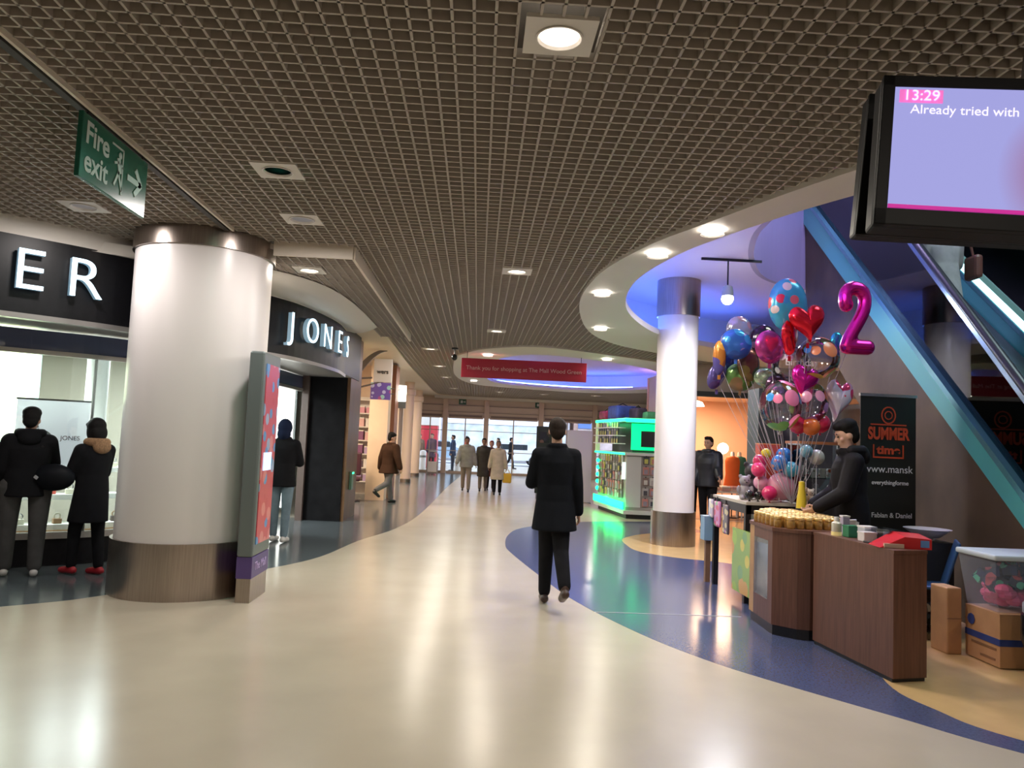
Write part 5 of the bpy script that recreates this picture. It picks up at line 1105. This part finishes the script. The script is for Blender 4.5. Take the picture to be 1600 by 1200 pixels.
    ell(b, hd(0, -.008, .025), (.076*s, .094*s, .098*s), 24, 16, HR); ell(b, hd(0, .018, -.035), (.056*s, .070*s, .078*s), 20, 12, HR)
    cap(b, hd(0, .085, .012), hd(0, .108, -.024), .010*s, .014*s, 8); ell(b, hd(0, .066, -.094), (.022*s, .020*s, .018*s), 12, 8, HR)
    ell(b, hd(0, .084, -.058), (.024*s, .012*s, .010*s), 12, 8, HR); ell(b, hd(0, .080, .036), (.050*s, .014*s, .010*s), 12, 8, HR)
    for sd in (-1, 1): ell(b, hd(sd*.077, -.006, -.004), (.010*s, .020*s, .032*s), 10, 8, HR); ell(b, hd(sd*.040, .060, -.022), (.022*s, .02*s, .022*s), 10, 8, HR)
    bv = min(vox, .010) if vox <= .011 else vox*.75
    remeshed('body', b, skin[sk], t, bv, 3, .4)
    b = B()
    for sd in (-1, 1): ell(b, hd(sd*.030, .083, .010), (.011*s, .008*s, .007*s), 10, 6, HR); ell(b, hd(sd*.031, .089, .036), (.020*s, .006*s, .005*s), 10, 6, HR)
    obj('eyes', b, black_ink, t, True)
    # ---- hair
    if hairstyle != 'none':
        b = B()
        ell(b, hd(0, -.026, .045), (.086*s, .094*s, .092*s), 24, 16, HR); ell(b, hd(0, -.050, .0), (.076*s, .062*s, .085*s), 20, 12, HR)
        if hairstyle == 'short': ell(b, hd(0, .03, .105), (.066*s, .060*s, .036*s), 20, 12, HR)
        if hairstyle == 'full': ell(b, hd(0, -.02, .085), (.092*s, .10*s, .070*s), 20, 12, HR); ell(b, hd(0, .045, .095), (.07*s, .05*s, .04*s), 20, 12, HR)
        if hairstyle == 'bob':
            ell(b, hd(0, -.02, .05), (.10*s, .11*s, .10*s), 20, 12, HR); ell(b, hd(0, -.05, -.03), (.096*s, .075*s, .11*s), 20, 12, HR); ell(b, hd(0, .06, .085), (.07*s, .045*s, .035*s), 20, 12, HR)
            for sd in (-1, 1): ell(b, hd(sd*.078, -.0, -.03), (.026*s, .05*s, .09*s), 14, 10, HR)
        remeshed('hair', b, hair or hairb, t, max(.008, vox*.7), 3, .4)
    # ---- trousers
    if trousers:
        b = B()
        loft(b, [(sp(z).x, sp(z).y, sp(z).z, rx*s, ry*s) for z, rx, ry in [(-.10, .10, .10), (-.02, .172, .125), (.06, .17, .12), (.14, .155, .112)]], 22)
        for i in (0, 1):
            h, kn, an, ft = J[i]; h, kn, an = h+P, kn+P, an+P
            cap(b, h, kn, (.088+tb)*s, (.055+tb)*s, 16); cap(b, kn, an+(kn-an)*.06, (.055+tb)*s, (.040+tb)*s, 16)
        remeshed('trousers', b, trousers, t, vox)
    # ---- shoes
    for i in (0, 1):
        an = J[i][2]+P; q = foot(an, J[i][3]); b = B(); d = (q[1]-q[0])
        cap(b, q[0]+V((0, 0, .004)), q[1], .040*s, .034*s, 14); cap(b, q[0]+d*.35+V((0, 0, .012*s)), q[1]-d*.1, .041*s, .038*s, 14); cap(b, an+V((0, 0, .01*s)), q[0]+d*.2, .044*s, .036*s, 12)
        o = remeshed('shoe', b, shoes or dark_m, t, max(.009, vox*.7), 3)
    # ---- coat or jacket
    if top:
        b = B(); k = bulk
        loft(b, [(sp(z, y).x, sp(z, y).y, sp(z, y).z, rx*s, ry*s) for z, y, rx, ry in
                 [(.00, 0, .160+k, .115+k), (.08, 0, .158+k, .112+k), (.20, .005, .148+k, .105+k), (.32, .005, .160+k, .115+k), (.41, 0, .182*shoulders+k*.8, .118+k*.8), (.48, -.005, .176*shoulders+k*.5, .098+k*.6), (.53, -.01, .115+k*.4, .080+k*.4), (.57, -.01, .075+k*.3, .070+k*.3)]], 26)
        hz = hem*s   # hem height above the floor
        z0 = (P+S*(.04*s)).z; rows = []
        ys = [J[i][1].y for i in (0, 1)]; fr, bk = max(ys+[0]), min(ys+[0])
        n_ = 5
        for q in range(n_+1):
            f = q/n_; z = z0+(hz-z0)*f; below = max(0, (z0-z)/(.42*s))
            cy = (fr+bk)/2*.8*below-skirt_back*f; ry = .115*s+k*s+(fr-bk)/2*.75*below+flare*f*.7; rx = (.162+k)*s+flare*f
            rows.append((0, P.y+cy, z, rx, ry))
        loft(b, rows[::-1], 26)
        for i, sd in enumerate((-1, 1)):
            sh, el, wr, d2 = A[i]
            cap(b, sp(.485, 0, sd*.06), sh, (.058+k*.6)*s, (.058+k*.7)*s, 14); cap(b, sh, el, (.054+k*.8)*s, (.046+k*.8)*s, 16); cap(b, el, wr-d2*.0, (.046+k*.8)*s, (.036+k*.6)*s, 16)
        for c_ in range(12):
            a_ = 2*PI*c_/12; a2 = 2*PI*(c_+1)/12; R_ = .072*s+k*.25
            cap(b, sp(.565)+V((R_*math.cos(a_), R_*math.sin(a_)*.95, .006*math.sin(a_)*-1)), sp(.565)+V((R_*math.cos(a2), R_*math.sin(a2)*.95, 0)), (.022+k*.3)*s, (.022+k*.3)*s, 8)
        remeshed('coat', b, top, t, vox)
    if hood == 'down' or hood == 'fur':
        b = B(); R_ = .105*s
        for c_ in range(14):
            a_ = PI+PI*c_/14*1.0+.0; a2 = PI+PI*(c_+1)/14; cap(b, sp(.575)+V((R_*math.cos(a_), R_*math.sin(a_)-.01, .0)), sp(.575)+V((R_*math.cos(a2), R_*math.sin(a2)-.01, .0)), .050*s, .050*s, 10)
        ell(b, sp(.52, -.12), (.11*s, .06*s, .08*s))
        o = remeshed('hood', b, hoodm or top, t, vox)
    if hood == 'up':
        b = B(); ell(b, hd(0, -.02, .02), (.105*s, .118*s, .130*s)); ell(b, hd(0, -.05, -.08), (.10*s, .095*s, .10*s)); remeshed('hood', b, hoodm or top, t, vox)
    return t, dict(P=P, A=A, hc=hc, s=s, sp=sp)

blackcoat = cloth('overcoat', (.007, .008, .011)); blackj = cloth('blackj', (.010, .010, .012)); dkblue = cloth('navyp', (.012, .014, .022), .6)
blk = cloth('blk_trousers', (.010, .010, .012)); greyt = cloth('grey_trousers', (.075, .072, .072)); shoe_w = mat('shoe_white', (.6, .58, .55), .5); shoe_b = mat('shoe_black', (.015, .012, .012), .35)
shoe_br = mat('shoe_brown', (.05, .025, .018), .4); shoe_r = mat('shoe_red', (.35, .01, .02), .5)
# man in overcoat, walking away
t, J = person('man in long black overcoat walking away down the middle of the mall', (.80, 7.70, 0), math.radians(2), 1.83, legs=((10, 8), (-17, 30)), arms=((14, 11, 75, 22), (-2, 7, 10, 0)), top=blackcoat, hem=.70, bulk=.022, flare=.035, trousers=blk, shoes=shoe_br, hair=hairg, sk='tan', vox=.010, head=(-6, -6), shoulders=.98, spread=.6)
# couple at the shop window
t, J = person('person in black hooded jacket and grey trousers looking into the shop window', (-4.64, 8.22, 0), math.radians(28), 1.70, legs=((4, 2), (-4, 2)), arms=((8, 12, 18, 0), (35, 10, 50, 20)), top=blackj, hem=.84, bulk=.05, flare=.01, trousers=greyt, tb=.03, shoes=shoe_w, sk='tan', hood='down', hairstyle='full', vox=.011, head=(-10, -8), spread=1.45)
b = B(); ell(b, (0, 0, 0), (.22, .10, .14)); bg = thing('shoulder_bag', 'big soft black bag carried between the two window shoppers', 'bag', (-4.36, 8.20, 1.02)); obj('pouch', b, cloth('bagblack', (.008, .009, .012), .5), bg, True); obj('strap', tube(B(), [(-.14, 0, .08), (-.2, -.05, .22), (-.12, -.02, .32)], .015), dark_m, bg); obj('tag', box(B(), (-.12, -.10, .0), (.04, .01, .03), rot=Matrix.Rotation(.6, 4, 'Y')), mat('tag_grey', (.4, .4, .42), .4), bg)
t, J = person('woman in black parka with tan fur hood and red sneakers at the shop window', (-4.06, 8.40, 0), math.radians(62), 1.62, legs=((14, 12), (-4, 4)), arms=((20, 6, 45, 10), (20, 8, 60, 20)), top=blackj, hem=.60, bulk=.03, flare=.02, trousers=blk, tb=.016, shoes=shoe_r, hairstyle='bob', sk='fair', hood='fur', hoodm=mat('fur_tan', (.30, .17, .09), .95, noise=.3, nscale=60, bump=.8), vox=.011, head=(0, -14))
# hooded person behind the totem
person('person in black coat with dark blue hood and pale jeans behind the totem', (-2.80, 11.35, 0), math.radians(-6), 1.74, legs=((3, 2), (-3, 3)), arms=((10, 8, 40, 10), (22, 8, 70, 25)), top=blackj, hem=.80, bulk=.028, flare=.015, trousers=cloth('jeans_pale', (.16, .22, .26)), tb=.014, shoes=shoe_w, hairstyle='none', hood='up', hoodm=cloth('hood_navy', (.012, .018, .045)), vox=.012)
# brown jacket walker
person('man in brown corduroy jacket walking away past the peach shops', (-2.05, 18.35, 0), math.radians(-38), 1.66, legs=((16, 6), (-20, 48)), arms=((-14, 12, 14, 0), (-12, 22, 12, 0)), top=cloth('brownj', (.045, .023, .014)), hem=.74, bulk=.05, flare=.05, trousers=cloth('greyjeans', (.13, .13, .13)), tb=.02, shoes=shoe_b, hairstyle='full', sk='tan', vox=.014, head=(-35, -12), lean=3, shoulders=1.1)
# oncoming group
person('man in light grey jacket and beige trousers walking towards the camera', (-.30, 23.4, 0), math.radians(180), 1.64, legs=((12, 4), (-10, 14)), arms=((-10, 14, 20, 0), (10, 14, 25, 0)), top=cloth('lgrey', (.30, .30, .26)), hem=.78, bulk=.05, flare=.01, trousers=cloth('beiget', (.26, .22, .18)), tb=.02, shoes=shoe_b, sk='brown', vox=.018, collar=1)
person('person in dark olive coat walking just behind the cream coat', (.22, 24.0, 0), math.radians(180), 1.62, legs=((-8, 8), (10, 5)), arms=((5, 6, 15, 0), (0, 6, 15, 0)), top=cloth('olive', (.06, .055, .045)), hem=.48, bulk=.03, flare=.01, trousers=cloth('camo', (.2, .17, .14)), shoes=shoe_b, sk='brown', vox=.018)
person('short person in reddish scarf half hidden by the cream coat', (.46, 24.3, 0), math.radians(185), 1.55, legs=((6, 4), (-6, 6)), top=cloth('maroon', (.15, .05, .05)), hem=.50, bulk=.03, trousers=blk, shoes=shoe_b, sk='tan', vox=.02, hair=mat('hair_red', (.22, .04, .02), .6))
t, J = person('woman in cream knee-length coat with a yellow bag walking towards the camera', (.63, 22.6, 0), math.radians(180), 1.56, legs=((4, 6), (8, 4)), arms=((0, 12, 8, 0), (4, 12, 15, 0)), top=cloth('creamc', (.50, .44, .33)), hem=.50, bulk=.04, flare=.035, trousers=blk, shoes=shoe_b, sk='brown', vox=.018, hair=mat('hair_grey', (.12, .10, .10), .6))
w_ = Matrix.Rotation(PI, 4, 'Z') @ J['A'][0][2]
t = thing('handbag', 'mustard yellow bag hanging from the cream-coated woman\'s hand', 'bag', (.63+w_.x+.03, 22.6+w_.y-.02, w_.z-.10)); yb = mat('bag_yellow', (.70, .42, .03), .5); obj('pouch', box(B(), (0, 0, -.20), (.26, .10, .28), bev=.03), yb, t); obj('handle', tube(B(), [(-.08, 0, -.07), (-.04, 0, .04), (.04, 0, .04), (.08, 0, -.07)], .01), yb, t)
# two men by the orange shop
person('man in black padded jacket standing by the orange shop, hand out', (4.60, 15.15, 0), math.radians(150), 1.82, legs=((6, 4), (-6, 6)), arms=((22, 8, 35, -10), (5, 6, 20, 0)), top=cloth('padded', (.012, .014, .022), .45, .5), hem=.82, bulk=.055, flare=.005, trousers=blk, tb=.02, shoes=shoe_b, sk='tan', vox=.014, head=(-15, -5))
person('second man in dark clothes half hidden behind the slim column', (4.42, 15.9, 0), math.radians(175), 1.80, legs=((5, 4), (-5, 4)), top=blackj, hem=.80, bulk=.05, trousers=blk, tb=.02, shoes=shoe_b, sk='brown', vox=.016)
# person behind the partition
person('person in long dark coat standing beside the lilac partition panel', (3.07, 21.6, 0), math.radians(90), 1.72, top=blackj, hem=.40, bulk=.03, trousers=blk, shoes=shoe_w, sk='tan', vox=.02)
# seller
t, J = person('young stall seller in black hooded jacket looking down, seen in profile', (3.62, 7.30, 0), math.radians(78), 1.90, legs=((4, 2), (-3, 2)), arms=((14, 6, 40, 15), (10, 6, 45, 20)), top=cloth('sellerj', (.010, .009, .012), .7, .2), hem=.80, bulk=.035, flare=.0, trousers=blk, shoes=shoe_b, hair=hairb, hairstyle='full', sk='fair', hood='down', vox=.010, head=(4, -16), lean=3)
# escalator rider
t, J = person('person in pale grey coat riding up the escalator', (5.66, 9.15, 2.92), math.radians(-8), 1.66, legs=((3, 2), (-3, 2)), arms=((10, 8, 30, 0), (25, 10, 60, 10)), top=cloth('riderc', (.45, .43, .42)), hem=.62, bulk=.05, flare=.04, trousers=blk, shoes=shoe_b, sk='fair', vox=.014, hair=hairg)
t = thing('shoulder_bag', 'brown leather bag on the right side of the escalator rider', 'bag', (5.99, 9.05, 3.95)); bb = mat('bag_brown', (.16, .06, .04), .45); obj('pouch', box(B(), (0, 0, 0), (.10, .26, .30), bev=.04), bb, t); obj('strap', tube(B(), [(0, 0, .14), (-.05, 0, .35), (-.12, 0, .50)], .015), bb, t)
# inside / outside the doors
person('man in dark coat standing outside by the far left door', (-2.25, 38.5, 0), math.radians(160), 1.75, top=cloth('dkplum', (.07, .04, .07)), hem=.6, bulk=.04, trousers=blk, vox=.025)
person('second figure in brown coat outside the far left door', (-2.9, 39.2, 0), math.radians(200), 1.7, top=cloth('brownc', (.14, .09, .07)), hem=.6, bulk=.04, trousers=blk, vox=.025)
person('person in dark blue clothes just outside the left entrance door', (-1.15, 37.2, 0), math.radians(100), 1.72, top=cloth('navyc', (.03, .05, .10)), hem=.75, bulk=.03, trousers=cloth('navyt', (.03, .04, .07)), vox=.025)
person('pedestrian in a red top across the street outside', (-.6, 45.0, 0), math.radians(90), 1.72, top=cloth('redtop', (.55, .03, .05)), hem=.85, bulk=.03, trousers=greyt, vox=.03)
person('pedestrian in black outside the middle entrance doors', (1.9, 43.0, 0), math.radians(-90), 1.75, legs=((14, 5), (-12, 20)), top=blackj, hem=.8, bulk=.03, trousers=blk, vox=.03)
person('pedestrian in pale top outside the middle entrance doors', (1.2, 44.0, 0), math.radians(90), 1.7, legs=((14, 5), (-12, 20)), top=cloth('paletop', (.6, .6, .62)), hem=.8, bulk=.03, trousers=greyt, vox=.03)
